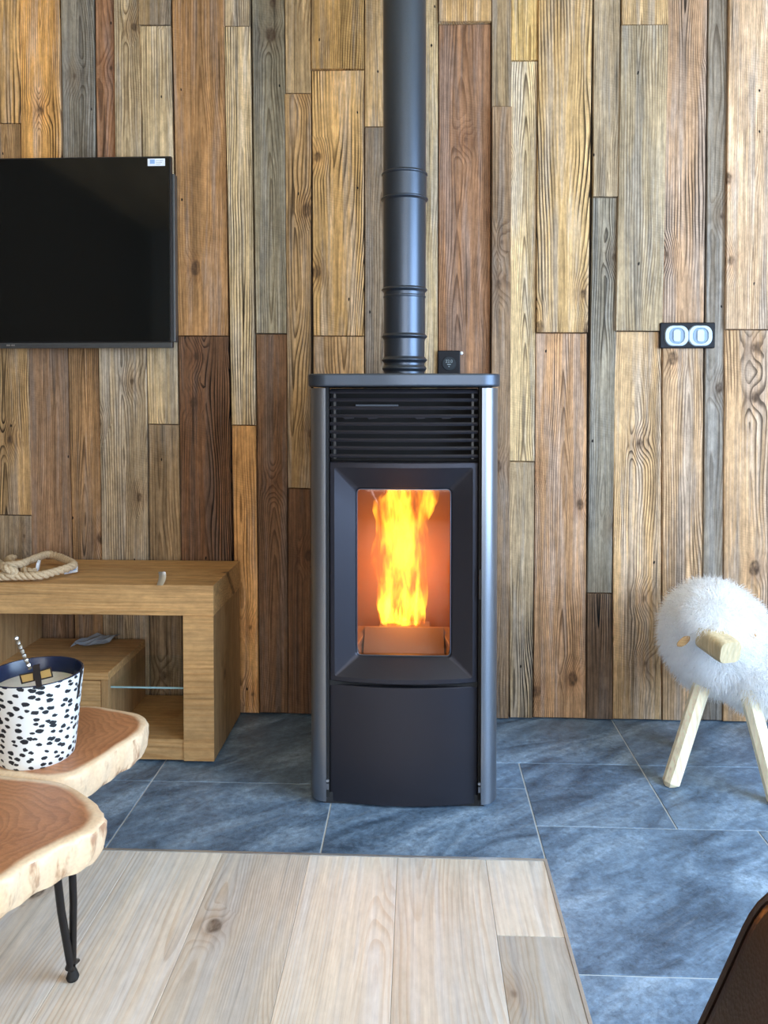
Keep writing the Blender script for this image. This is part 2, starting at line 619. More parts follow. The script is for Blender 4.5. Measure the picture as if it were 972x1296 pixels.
def dapple_mat():
    g = NT('spotted_print')
    s = g.sep(g.obj())
    ang = g.m('MULTIPLY', g.m('ARCTAN2', s[1], s[0]), 0.085)
    u = g.m('ADD', g.m('MULTIPLY', ang, 0.94), g.m('MULTIPLY', s[2], -0.30))
    v = g.m('ADD', g.m('MULTIPLY', s[2], 0.95), g.m('MULTIPLY', ang, 0.25))
    wv = g.m('MULTIPLY', g.noise(g.obj(), 130, 2), 0.006)
    p = g.xyz(g.m('MULTIPLY', g.m('ADD', u, wv), 46.0), g.m('MULTIPLY', g.m('ADD', v, wv), 80.0), 0.0)
    vo = g.vor(p, 1.0, 0.78, None, '2D')
    size = g.m('MULTIPLY_ADD', g.sep(vo['Color'])[2], 0.14, 0.22)
    spot = g.ss(g.m('SUBTRACT', vo['Distance'], size), 0.03, -0.03)
    c = g.mix(spot, (0.80, 0.84, 0.84, 1), (0.008, 0.014, 0.022, 1))
    g.set(color=c, rough=0.55)
    return g.mat


M['dapple'] = dapple_mat()


def rope_mat():
    g = NT('jute_rope')
    n = g.noise(g.obj(), 420, 3)
    g.set(color=g.mix(n, srgb(150, 126, 96), srgb(236, 214, 180)), rough=0.9)
    g.bump(n, 0.6, 0.002)
    return g.mat


M['rope'] = rope_mat()


def fur_mat():
    g = NT('white_fleece')
    n = g.noise(g.obj(), 14, 2)
    c = g.mix(n, (0.985, 0.985, 0.985, 1), (0.995, 0.995, 0.995, 1))
    d = g.new('ShaderNodeBsdfDiffuse')
    t = g.new('ShaderNodeBsdfTranslucent')
    g.put(d.inputs[0], c)
    g.put(t.inputs[0], c)
    mx = g.new('ShaderNodeMixShader')
    mx.inputs[0].default_value = 0.5
    g.t.links.new(d.outputs[0], mx.inputs[1])
    g.t.links.new(t.outputs[0], mx.inputs[2])
    g.t.links.new(mx.outputs[0], g.out.inputs['Surface'])
    return g.mat


M['fur'] = fur_mat()

# ------------------------------------------------------------------ room shell
XL, XR, YB, ZC = -2.7, 2.2, -5.45, 2.78


def struct(o):
    o['kind'] = 'structure'
    return o


floor = struct(MB().box(XL - .1, XR + .1, YB - .1, 0.1, -0.12, -0.0022).build('floor', M['grout'], origin=(0, 0, -0.12)))
wall_back = struct(MB().box(XL, XR, 0.0, 0.12, -0.01, ZC).build('wall_back', M['batten'], origin=(0, 0, 0)))
struct(MB().box(XL - .12, XL, YB, 0.12, -0.01, ZC).build('wall_left', M['dark_plaster'], origin=(XL, 0, 0)))
# right wall with a window opening
WY0, WY1, WZ0, WZ1 = -3.50, -0.90, 0.32, 2.32
wr = MB()
wr.box(XR, XR + .12, YB, WY0, -0.01, ZC).box(XR, XR + .12, WY1, 0.12, -0.01, ZC)
wr.box(XR, XR + .12, WY0, WY1, -0.01, WZ0).box(XR, XR + .12, WY0, WY1, WZ1, ZC)
struct(wr.build('wall_right', M['plaster'], origin=(XR, 0, 0)))
BX0, BX1, BZ0, BZ1 = -0.80, 1.90, 0.20, 2.40
wf = MB()
wf.box(XL, BX0, YB - .12, YB, -0.01, ZC).box(BX1, XR, YB - .12, YB, -0.01, ZC)
wf.box(BX0, BX1, YB - .12, YB, -0.01, BZ0).box(BX0, BX1, YB - .12, YB, BZ1, ZC)
struct(wf.build('wall_front', M['plaster'], origin=(0, YB, 0)))
struct(MB().box(XL, XR, YB, 0.12, ZC, ZC + .1).build('ceiling', M['ceiling'], origin=(0, 0, ZC)))


def window(name, plane, a0, a1, z0, z1, at):
    e = struct(empty(name, (at, (a0 + a1) / 2, z0) if plane == 'x' else ((a0 + a1) / 2, at, z0)))
    def bar(n, p0, p1, q0, q1, m, t=0.03):
        b = MB()
        if plane == 'x':
            b.box(at - t, at + t, p0, p1, q0, q1)
        else:
            b.box(p0, p1, at - t, at + t, q0, q1)
        return b.build(n, m, e)
    w = 0.06
    bar('frame_rail', a0, a1, z0, z0 + w, M['frame_white'])
    bar('frame_rail', a0, a1, z1 - w, z1, M['frame_white'])
    bar('frame_stile', a0, a0 + w, z0 + w, z1 - w, M['frame_white'])
    bar('frame_stile', a1 - w, a1, z0 + w, z1 - w, M['frame_white'])
    mid = (a0 + a1) / 2
    bar('mullion', mid - w / 2, mid + w / 2, z0 + w, z1 - w, M['frame_white'])
    bar('pane', a0 + w, mid - w / 2, z0 + w, z1 - w, M['window_glass'], 0.006)
    bar('pane', mid + w / 2, a1 - w, z0 + w, z1 - w, M['window_glass'], 0.006)


window('window_1', 'x', WY0, WY1, WZ0, WZ1, XR + 0.06)
window('window_2', 'y', BX0, BX1, BZ0, BZ1, YB - 0.06)

# ------------------------------------------------------------------ reclaimed plank cladding
YT, YM = -175, 914     # pixel rows of the plank ends above the frame and at the floor
planks = []


def pk(xl0, xr0, y0, xl1, xr1, y1, rgb, con=0.5, t=None):
    """plank outline in photo pixels: left/right at the upper end, at the lower end; colour; ring contrast; thickness"""
    planks.append((xl0, xr0, y0, xl1, xr1, y1, rgb, con, t))


TVJ = 330
# above the television
pk(-24, 25, YT, -22, 27, 156, (180, 138, 82), .6)
pk(-22, 27, 156, -20, 28, TVJ, (160, 124, 82), .5)
pk(23, 73, YT, 28, 80, TVJ, (200, 147, 80), .7)
pk(73, 116, YT, 80, 121, TVJ, (120, 112, 98), .35)
pk(117, 141, YT, 122, 146, TVJ, (138, 98, 68), .3, .010)
pk(141, 175, YT, 146, 181, TVJ, (164, 142, 108), .4)
pk(173, 215, YT, 175, 216, 32, (140, 116, 82), .35)
pk(176, 216, 32, 187, 226, 537, (176, 154, 118), .45)
pk(214, 282, YT, 225, 289, 425, (152, 112, 70), .25)
pk(282, 316, YT, 283, 317, 33, (160, 140, 110), .4)
pk(283, 317, 33, 293, 324, 538, (190, 164, 122), .75)
pk(316, 359, YT, 323, 363, 422, (128, 119, 99), .4)
pk(358, 393, YT, 361, 394, 118, (166, 140, 102), .35)
pk(360, 394, 118, 364, 393, 618, (158, 126, 84), .6)
pk(394, 461, YT, 394, 461, 88, (188, 150, 92), .5, .026)
pk(394, 461, 88, 396, 461, 425, (200, 160, 102), .95, .017)
pk(396, 461, 425, 396, 461, YM, (182, 148, 106), .5)
pk(461, 518, YT, 461, 518, 160, (176, 142, 96), .35)
pk(461, 518, 160, 462, 519, YM, (138, 118, 96), .35)
pk(518, 555, YT, 519, 554, YM, (174, 150, 112), .4)
pk(555, 622, YT, 555, 622, 28, (178, 140, 90), .5, .026)
pk(555, 622, 28, 554, 620, YM, (140, 100, 70), .4, .008)
pk(622, 648, YT, 622, 648, 135, (136, 114, 84), .25)
pk(622, 648, 135, 620, 644, YM, (134, 108, 82), .3, .028)
# below the television
pk(-24, 34, TVJ, -18, 40, 652, (160, 128, 86), .7)
pk(-18, 40, 652, -16, 42, YM, (134, 116, 92), .4)
pk(34, 82, TVJ, 42, 96, YM, (134, 104, 78), .25)
pk(82, 123, TVJ, 96, 132, YM, (146, 112, 76), .55)
pk(123, 185, TVJ, 132, 190, YM, (160, 142, 116), .5)
pk(187, 226, 537, 190, 232, YM, (140, 118, 90), .35)
pk(225, 289, 425, 232, 298, YM, (104, 72, 48), .8)
pk(293, 324, 538, 298, 328, YM, (184, 136, 82), .4)
pk(323, 363, 422, 328, 364, YM, (108, 78, 54), .35, .012)
pk(364, 393, 618, 364, 395, YM, (104, 72, 48), .35)
# right of the stove
pk(648, 683, YT, 646, 681, 76, (208, 172, 108), .4)
pk(646, 681, 76, 643, 677, 584, (204, 176, 132), .55)
pk(643, 677, 584, 645, 674, YM, (166, 142, 110), .85)
pk(682, 752, YT, 678, 744, 421, (194, 158, 106), .75, .026)
pk(678, 744, 421, 675, 742, YM, (186, 142, 102), .55, .014)
pk(752, 786, YT, 750, 784, 249, (166, 146, 118), .45)
pk(750, 784, 249, 743, 775, 751, (134, 126, 112), .6)
pk(743, 775, 751, 742, 776, YM, (116, 92, 72), .8)
pk(785, 847, YT, 786, 846, 32, (180, 150, 108), .4)
pk(785, 846, 32, 778, 838, 419, (166, 148, 120), .4, .027)
pk(777, 838, 419, 776, 838, YM, (198, 162, 118), .6)
pk(847, 898, YT, 838, 891, 418, (176, 142, 112), .7)
pk(838, 891, 418, 838, 888, YM, (188, 152, 114), .5)
pk(899, 924, YT, 889, 916, YM, (134, 124, 112), .35, .012)
pk(924, 984, YT, 917, 974, 417, (204, 172, 140), .35, .026)
pk(917, 974, 417, 915, 972, YM, (190, 152, 112), .55)
# beyond the frame
PAL = [(176, 142, 96), (150, 118, 82), (128, 118, 100), (112, 80, 54), (192, 160, 116), (160, 110, 68), (166, 146, 116)]
rs = random.Random(21)


def filler(x0, x1):
    x = x0
    while x < x1 - 12:
        w = min(rs.uniform(34, 66), x1 - x)
        if x1 - x - w < 20:
            w = x1 - x
        y = YT
        while y < YM:
            y2 = min(YM, y + rs.uniform(330, 620))
            if YM - y2 < 90:
                y2 = YM
            pk(x, x + w, y, x, x + w, y2, rs.choice(PAL), rs.uniform(.3, .7))
            y = y2
        x += w


pxl = 486 + (XL + 0.02) / 2.67 * 1000 + 42
filler(-470, -23)
filler(979, 1345)

rp = random.Random(5)
for (a, b, y0, c, d, y1, rgb, con, t) in planks:
    if t is None:
        t = rp.uniform(0.015, 0.024)
    tl, tr, bl, br = PW(a, y0), PW(b, y0), PW(c, y1), PW(d, y1)
    zt, zb = (tl.z + tr.z) / 2, (bl.z + br.z) / 2
    if y0 <= YT:
        zt = ZC - 0.002
    if y1 >= YM:
        zb = 0.004
    g = 0.0010
    xs = [max(XL + .002, v) if v < 0 else min(XR - .002, v) for v in (tl.x, tr.x, bl.x, br.x)]
    zt -= 0.0012 if y0 > YT else 0
    n = 7
    L = []
    cx, cz = (xs[2] + xs[3]) / 2, zb
    rows = []
    for i in range(n):
        u = i / (n - 1)
        z = zb + (zt - zb) * u
        x0 = xs[2] + (xs[0] - xs[2]) * u + g + rp.uniform(-.0003, .0012)
        x1 = xs[3] + (xs[1] - xs[3]) * u - g - rp.uniform(-.0003, .0012)
        rows.append((x0, x1, z))
    e = 0.0022
    vs, fs = [], []
    for i, (x0, x1, z) in enumerate(rows):
        zf = z + (e if i == 0 else (-e if i == n - 1 else 0))
        vs += [(x0, 0.0, z), (x0, -t + e, z), (x0 + e, -t, zf), (x1 - e, -t, zf), (x1, -t + e, z), (x1, 0.0, z)]
    for i in range(n - 1):
        for k in range(5):
            fs.append((i * 6 + k, i * 6 + k + 1, (i + 1) * 6 + k + 1, (i + 1) * 6 + k))
    fs.append(tuple(range(5, -1, -1)))
    m0 = (n - 1) * 6
    fs.append(tuple(range(m0, m0 + 6)))
    o = MB().add(vs, fs).build('plank', M['plank'], wall_back, origin=(cx, 0, cz))
    lum_ = .3 * rgb[0] + .59 * rgb[1] + .11 * rgb[2]
    kk = 0.90 if a > 640 else 0.95
    o.color = (*srgb(*[(v + (lum_ - v) * 0.10) * kk * w_ for v, w_ in zip(rgb, (1.0, 0.972, 0.925))])[:3], con)

# ------------------------------------------------------------------ floor: slate tiles, oak boards, metal strips
GJ = 0.0021


def tile(x0, x1, d0, d1):
    """d = distance from the camera plane to the wall side and to the room side"""
    y0, y1 = -CAM_D + d1, -CAM_D + d0
    b = MB().box(x0 + GJ, x1 - GJ, y0 + GJ, y1 - GJ, -0.0022, 0.0)
    return b.build('tile', M['slate'], floor, origin=((x0 + x1) / 2, (y0 + y1) / 2, -0.0022), bevel=0.0007, bseg=1)


XA, XB, XC, XD = 0.305, 0.660, -0.231, -0.755
DW = CAM_D          # wall
DWOOD = 1.855
D1, D2, D3 = 2.35, 2.005, 1.487
DLB = 2.196
# row along the wall
tile(XL + .01, -1.31, DW, DLB)
tile(-1.31, XD, DW, DLB)
tile(XD, -0.16, DW, DLB)
tile(-0.16, XB, DW, D1)
tile(XB, 1.255, DW, D1)
tile(1.255, XR - .01, DW, D1)
# rows left of the long joint
tile(XL + .01, -1.31, DLB, DWOOD)
tile(-1.31, XD, DLB, DWOOD)
tile(XD, XC, DLB, DWOOD)
tile(XC, XA, DLB, DWOOD)
tile(-0.16, XA, D1, DLB)
# right of it
tile(XA, XB, D1, D2)
tile(XB, 1.255, D1, D2)
tile(1.255, XR - .01, D1, D2)
tile(XA, 0.86, D2, D3)
tile(0.86, 1.415, D2, D3)
tile(1.415, XR - .01, D2, D3)
dd = D3
while dd > CAM_D + YB + 0.05:
    dn = max(dd - 0.52, CAM_D + YB + 0.01)
    cut = [XA, 0.90, 1.45, XR - .01] if int(dd * 10) % 2 == 0 else [XA, 0.86, 1.42, XR - .01]
    for q in range(len(cut) - 1):
        tile(cut[q], cut[q + 1], dd, dn)
    dd = dn

rb = random.Random(3)
edges = [XA - .004, 0.163, -0.046, -0.256, -0.466, -0.676]
while edges[-1] > XL + 0.25:
    edges.append(edges[-1] - 0.21)
edges[-1] = XL + .01
for i in range(len(edges) - 1):
    x1, x0 = edges[i], edges[i + 1]
    d = DWOOD - 0.004
    first = True
    while d > CAM_D + YB + 0.02:
        ln = rb.uniform(0.9, 1.7)
        if first:
            ln = 0.262 if i == 0 else rb.uniform(0.85, 1.6)
            first = False
        dn = max(d - ln, CAM_D + YB + 0.01)
        y0, y1 = -CAM_D + dn, -CAM_D + d
        b = MB().box(x0 + .0005, x1 - .0005, y0 + .0005, y1 - .0005, -0.0022, 0.0)
        o = b.build('floor_plank', M['floor_oak'], floor, origin=((x0 + x1) / 2, y1, -0.0022), bevel=0.0007, bseg=1)
        k = rb.uniform(0.9, 1.06) if not (i == 0 and abs(dn - (DWOOD - .266)) > .02) else 0.84
        o.color = (*srgb(196 * k, 187 * k, 173 * k)[:3], rb.uniform(.3, .6))
        d = dn
yw = -CAM_D + DWOOD
struct(MB().box(XL + .01, XA + .003, yw - .004, yw + .004, -0.0022, 0.0012).build('trim_1', M['trim'], origin=(0, yw, -0.0022)))
struct(MB().box(XA - .004, XA + .003, YB + .01, yw - .004, -0.0022, 0.0012).build('trim_2', M['trim'], origin=(XA, yw, -0.0022)))

# ------------------------------------------------------------------ pellet stove (local frame: front of the side columns y=0, back +y)
SX, SY = -0.036, -CAM_D + 2.075
stove = empty('pellet_stove', (SX, SY, 0))
tag(stove, 'tall black pellet stove with rounded grey side panels and a burning window', 'stove')


def bulge(x, b=0.028):
    return -b * (1 - (x / 0.205) ** 2)


def SB(mb, name, mat, parent=stove, **kw):
    o = mb.build(name, mat, parent, world=False, **kw)
    ORG[o.name] = ORG['pellet_stove']
    return o


SB(MB().box(-.215, .215, .02, .46, 0.0, .03).box(-.19, .19, .06, .44, .02, .06), 'plinth', M['stove_black'])
core = MB()
core.box(-.203, .203, .045, .47, .03, .365)            # hopper base
core.box(-.203, .203, .11, .47, .885, 1.118)           # behind the grille
core.box(-.203, -.152, .045, .47, .36, .89)
core.box(.152, .203, .045, .47, .36, .89)
core.box(-.16, .16, .31, .47, .36, .89)
SB(core, 'body', M['stove_black'])
# firebox lining
SB(MB().box(-.156, .156, .302, .312, .362, .888), 'firebox_back', M['lining'])
SB(MB().box(-.156, -.149, .05, .305, .362, .888), 'firebox_side', M['lining'])
SB(MB().box(.149, .156, .05, .305, .362, .888), 'firebox_side', M['lining'])
SB(MB().box(-.15, .15, .05, .305, .362, .372), 'firebox_floor', M['lining'])
SB(MB().box(-.15, .15, .075, .305, .845, .888), 'baffle_plate', M['tray'], bevel=.003)
# cast tray: sloped front plate with wedge cheeks round the burner cup
tr = MB()
tr.prism([(.065, .376), (.080, .376), (.150, .432), (.150, .444), (.138, .444), (.065, .388)], -.112, .112, 'x')
SB(tr, 'ash_tray', M['tray'], bevel=.002)
for s in (-1, 1):
    w = MB()
    pts = [(s * .112, .065, .376), (s * .147, .065, .376), (s * .147, .17, .376), (s * .085, .17, .376),
           (s * .128, .07, .412), (s * .147, .07, .425), (s * .147, .165, .440), (s * .100, .165, .440)]
    w.add(pts, [(0, 1, 2, 3), (4, 5, 6, 7), (0, 1, 5, 4), (1, 2, 6, 5), (2, 3, 7, 6), (3, 0, 4, 7)])
    SB(w, 'tray_cheek', M['tray'], bevel=.002)
SB(MB().box(-.075, .075, .152, .27, .372, .425), 'burner_cup', M['tray'], bevel=.003)
# side columns
for s in (-1, 1):
    outer, inner = [], []
    for k in range(13):
        a = k / 12 * math.pi / 2
        outer.append((s * (.206 + .047 * math.sin(a) ** .9), .075 - .075 * math.cos(a) ** .8 if k < 12 else .075))
    outer = [(s * .206, .0)] + outer[1:] + [(s * .253, .30), (s * .246, .40), (s * .225, .46), (s * .205, .478)]
    inner = [(s * .200, .470), (s * .215, .44), (s * .235, .39), (s * .241, .30), (s * .241, .08), (s * .230, .045), (s * .206, .028)]
    SB(MB().prism(outer + inner, .014, 1.118), 'side_panel', M['anthracite'], smooth=True, angle=40)
# top plate
tp = []
for x, y in rrect(.256, .245, .055, 8, 8):
    yy = y + .232
    if yy < .05:
        yy += bulge(max(-.2, min(.2, x)), .016) * max(0, 1 - abs(x) / .215)
    tp.append((x, yy))
SB(MB().prism(tp, 1.122, 1.156), 'top_plate', M['stove_top'], smooth=True, bevel=.005, bseg=3)
# near-black strips painting the shade in the gaps beside door and drawer
SB(MB().box(-.207, -.199, .012, .05, .02, 1.12), 'gap_shade_strip', M['dark_gap'])
SB(MB().box(.199, .207, .012, .05, .02, 1.12), 'gap_shade_strip', M['dark_gap'])
# grille
SB(MB().box(-.2, .2, .085, .112, .925, 1.118), 'grille_backplate', M['dark_gap'])
SB(MB().box(-.130, -.015, .060, .068, 1.066, 1.074), 'inner_rail', M['stove_top'])
for x in (-.15, -.085, .045, .115):
    SB(MB().prism([(x - .022, 1.046), (x + .022, 1.046), (x + .012, 1.036), (x - .010, 1.034)], .068, .080, 'y'), 'inner_baffle', M['stove_front'])
for i in range(9):
    z = 1.108 - i * .0212
    path = [(x, bulge(x, .020) + .020, z) for x in np.linspace(-.197, .197, 15)]
    vs_, fs_ = [], []
    for (x, y, zz) in path:
        vs_ += [(x, y, zz + .0045), (x, y - .003, zz), (x, y, zz - .0045), (x, y + .016, zz - .002), (x, y + .016, zz + .002)]
    for q in range(14):
        for k in range(5):
            fs_.append((q * 5 + k, q * 5 + (k + 1) % 5, (q + 1) * 5 + (k + 1) % 5, (q + 1) * 5 + k))
    fs_ += [(4, 3, 2, 1, 0), (70, 71, 72, 73, 74)]
    SB(MB().add(vs_, fs_), 'grille_bar', M['stove_front'])
for s in (-1, 1):
    SB(MB().box(s * .183 - .003, s * .183 + .003, .022, .034, .93, 1.112), 'grille_bracket', M['stove_black'])

# door: curved outside, sloping in to the glass
DZ0, DZ1 = .333, .922
dcz, dh = (DZ0 + DZ1) / 2, (DZ1 - DZ0) / 2
WZc, WHh, WHw = .6215, .226, .127


def dloop(pts, off, b=.028):
    return [(x, bulge(x, b) + off, z) for x, z in pts]


L = [dloop(rrect(.198, dh, .004, 8, 4, 0, dcz), .050, 0.0),
     dloop(rrect(.198, dh, .004, 8, 4, 0, dcz), .024),
     dloop(rrect(.1955, dh - .0025, .004, 8, 4, 0, dcz), .0215),
     dloop(rrect(.184, dh - .014, .006, 8, 4, 0, dcz), .0215),
     dloop(rrect(WHw + .004, WHh + .004, .014, 8, 4, 0, WZc), .048, .014),
     dloop(rrect(WHw, WHh, .012, 8, 4, 0, WZc), .050, .010),
     dloop(rrect(WHw, WHh, .012, 8, 4, 0, WZc), .060, 0.0)]
door = SB(MB().loops(L, False, False), 'door', M['stove_front'], smooth=True, angle=18)
gl = dloop(rrect(WHw + .003, WHh + .003, .012, 8, 4, 0, WZc), .0525, .006)
gl2 = [(x, y + .003, z) for x, y, z in gl]
SB(MB().loops([gl, gl2]), 'glass_pane', M['stove_glass'], door)
rim = dloop(rrect(WHw - .001, WHh - .001, .011, 8, 4, 0, WZc), .049, .010)
SB(MB().tube(rim, .0016, 6, closed=True), 'glass_bead', M['stove_top'], door)
hk = MB().box(.199, .206, .004, .020, .560, .640)
SB(hk, 'door_handle', M['stove_black'], door, bevel=.002)
# lower drawer front
poly = [(x, bulge(x) + .024) for x in np.linspace(-.198, .198, 25)]
poly += [(.198, .045), (-.198, .045)]
SB(MB().prism(poly, .006, .324), 'lower_panel', M['stove_front'], smooth=True, bevel=.002, angle=30)
SB(MB().box(-.198, .198, .018, .046, .322, .336), 'shadow_gap', M['dark_gap'])  # solid near-black bar painting the shade between door and drawer
for s in (-1, 1):
    hs = SB(MB().lathe([(.004, 0), (.004, .006)], 12, (0, 0, 0)), 'hinge_screw', M['steel'])
    hs.rotation_euler = (R(90), 0, 0)
    hs.location = (s * .2025, .013, .066)
    SB(MB().box(s * .2025 - .003, s * .2025 + .003, .008, .014, .042, .058), 'hinge_clip', M['anthracite'])

# ------------------------------------------------------------------ flue pipe
PXc, PYc = -0.0395, -CAM_D + 2.44
pipe = empty('flue_pipe', (PXc, PYc, 1.1565))
tag(pipe, 'straight black flue pipe with raised rings rising from the stove top', 'flue pipe')


def zpx(y):
    return PD(512, y, 2.40).z


RP = 0.0655


def psec(name, y0, y1, r, prof=None):
    z1, z0 = zpx(y0), zpx(y1)
    return MB().lathe([(r, z0), (r, z1)], 56, (PXc, PYc, 0)).build(name, M['pipe'], pipe, smooth=True)


def pring(y, r, h=0.010, m='pipe'):
    z = zpx(y)
    pr = [(RP - .003, z - h)] + [(RP - .001 + (r - RP) * math.sin(math.pi * k / 8) ** .7, z - h / 2 + h * k / 8) for k in range(1, 8)] + [(RP - .003, z + h)]
    return MB().lathe(pr, 56, (PXc, PYc, 0), cap=False).build('ring', M[m], pipe, smooth=True, angle=60)


MB().lathe([(RP, zpx(232)), (RP, ZC)], 56, (PXc, PYc, 0)).build('upper_section', M['pipe'], pipe, smooth=True)
psec('collar', 219, 250, RP + .0022)
psec('middle_section', 249, 366, RP)
psec('joint_section', 366, 430, RP - .0018)
MB().lathe([(RP - .003, 1.1565), (RP - .003, zpx(429))], 56, (PXc, PYc, 0)).build('lower_section', M['pipe'], pipe, smooth=True)
pring(217, RP + .0065)
pring(249, RP + .0085)
pring(365, RP + .0065)
pring(374, RP + .0012, .006)
pring(425, RP + .0062)
pring(455, RP + .006)
pring(466, RP + .004)

# ------------------------------------------------------------------ fire
FX, FY, FZ = SX - 0.004, SY + 0.205, 0.434


def fire_mat():
    g = NT('flame')
    g.t.nodes.remove(g.bsdf)
    s = g.sep(g.obj())
    x, y, z = s[0], s[1], s[2]
    # wandering centre line, wider with height
    wob = g.m('SUBTRACT', g.noise(g.xyz(0.3, 0.0, g.m('MULTIPLY', z, 7.0)), 1, 1), 0.5)
    xc = g.m('MULTIPLY', wob, 0.09)
    dx = g.m('DIVIDE', g.m('SUBTRACT', x, xc), g.m('MULTIPLY_ADD', z, 0.07, 0.074))
    dy = g.m('DIVIDE', y, 0.05)
    rad = g.m('SQRT', g.m('ADD', g.m('MULTIPLY', dx, dx), g.m('MULTIPLY', dy, dy)))
    p = g.xyz(g.m('MULTIPLY', x, 42.0), g.m('MULTIPLY', y, 42.0), g.m('MULTIPLY', z, 9.5))
    n = g.noise(p, 1.0, 3, 0.55, 0.9)
    p2 = g.xyz(g.m('MULTIPLY', x, 17.0), g.m('ADD', g.m('MULTIPLY', y, 17.0), 3.0), g.m('MULTIPLY', z, 6.0))
    n2 = g.noise(p2, 1.0, 2, 0.5, 0.5)
    f = g.m('ADD', g.m('MULTIPLY', g.m('SUBTRACT', n, 0.5), 3.6), g.m('MULTIPLY', g.m('SUBTRACT', n2, 0.5), 2.4))
    f = g.m('SUBTRACT', g.m('ADD', f, 0.74), g.m('MULTIPLY', rad, 0.62))
    dens = g.ss(f, 0.05, 1.0)
    hot = g.ss(z, 0.17, 0.0)
    st = g.m('MULTIPLY', g.m('MULTIPLY', dens, dens), g.m('MULTIPLY_ADD', hot, 80.0, 58.0))
    wisp = g.m('MULTIPLY', g.ss(f, -0.35, 0.45), 3.5)
    em = g.new('ShaderNodeEmission')
    em.inputs['Color'].default_value = (1.0, 0.40, 0.022, 1)
    g.put(em.inputs['Strength'], st)
    em2 = g.new('ShaderNodeEmission')
    em2.inputs['Color'].default_value = (1.0, 0.16, 0.012, 1)
    g.put(em2.inputs['Strength'], wisp)
    ad = g.new('ShaderNodeAddShader')
    g.t.links.new(em.outputs[0], ad.inputs[0])
    g.t.links.new(em2.outputs[0], ad.inputs[1])
    g.t.links.new(ad.outputs[0], g.out.inputs['Volume'])
    g.mat.cycles.volume_step_rate = 0.12
    return g.mat


# outline levels: height above the burner, left edge, right edge (metres from the flame axis)
FL = [(0.000, -.066, .062), (.03, -.072, .064), (.06, -.082, .066), (.09, -.080, .066), (.12, -.076, .068), (.16, -.088, .070),
      (.20, -.092, .078), (.235, -.086, .082), (.27, -.080, .070), (.30, -.080, .066), (.33, -.092, .086), (.36, -.088, .098), (.385, -.060, .102), (.405, -.036, .100)]
fl = []
for (z, a, b) in FL:
    c, w = (a + b) / 2, (b - a) / 2
    ring_ = []
    for k in range(28):
        q = 2 * math.pi * k / 28
        rr = 1 + 0.07 * math.sin(3 * q + z * 23) + 0.05 * math.sin(5 * q - z * 41)
        ring_.append((FX + c + w * math.cos(q) * rr, FY + .052 * math.sin(q) * rr, FZ + z))
    fl.append(ring_)
fire = MB().loops(fl).build('fire', fire_mat(), origin=(FX, FY, FZ))
tag(fire, 'tall yellow and orange fire burning behind the stove glass', 'fire')
fd = bpy.data.lights.new('fire_glow', 'POINT')
fd.energy = 4.2
fd.color = (1.0, 0.31, 0.02)
fd.shadow_soft_size = 0.045
fo = bpy.data.objects.new('fire_glow', fd)
fo.location = (FX, FY - .01, FZ + .16)
COL.objects.link(fo)

# ------------------------------------------------------------------ television
dT = CAM_D - 0.085
tvr, tvt = PD(216, 197, dT), PD(216, 440, dT)
TX1, TZ1, TZ0 = tvr.x, tvr.z, tvt.z
TW = (TZ1 - TZ0) * 1.74
TX0 = TX1 - TW
yT = -CAM_D + dT
tv = empty('television', ((TX0 + TX1) / 2, yT + .03, TZ0))
tag(tv, 'wide black flat television mounted on the plank wall above the cabinet', 'television')
MB().box(TX0, TX1, yT + .004, yT + .022, TZ0, TZ1).build('frame', M['tv_frame'], tv, bevel=.002)
scr = MB().box(TX0 + .006, TX1 - .006, yT - .0005, yT + .006, TZ0 + .022, TZ1 - .006).build('screen', M['tv_screen'], tv)
MB().box(TX0, TX1 + .001, yT - .004, yT + .010, TZ0 - .001, TZ0 + .017).build('bottom_bezel', M['tv_bezel'], tv, bevel=.002)
MB().box(TX1 - .002, TX1 + .008, yT + .014, yT + .045, TZ0 + .02, TZ1 - .055).build('rear_edge', M['tv_bezel'], tv, bevel=.003)
MB().box(TX0 + .1, TX1 - .02, yT + .02, yT + .055, TZ0 + .03, TZ1 - .07).build('back_housing', M['tv_frame'], tv, bevel=.01)
MB().box((TX0 + TX1) / 2 - .2, (TX0 + TX1) / 2 + .2, yT + .05, -.014, TZ0 + .18, TZ0 + .42).build('wall_bracket', M['tv_frame'], tv)
s0, s1 = PD(187, 201, dT), PD(209, 210, dT)
stk = MB().box(s0.x, s1.x, yT - .0015, yT - .0006, s1.z, s0.z).build('sticker', M['white_paper'], tv)
MB().box(s0.x + .008, s0.x + .024, yT - .0021, yT - .0014, s1.z + .007, s0.z - .003).build('sticker_print', M['blue_print'], stk)
for q in range(3):
    zq = s0.z - .006 - q * .006
    MB().box(s0.x + .028, s1.x - .006 - .004 * q, yT - .0021, yT - .0014, zq - .0012, zq).build('sticker_print', M['grey_print'], stk)
l0, l1 = PD(9, 434.5, dT), PD(20, 438, dT)
for a in (0, .55):
    MB().box(l0.x + (l1.x - l0.x) * a, l0.x + (l1.x - l0.x) * (a + .42), yT - .0048, yT - .0038, TZ0 + .006, TZ0 + .0115).build('maker_mark', M['steel'], tv)

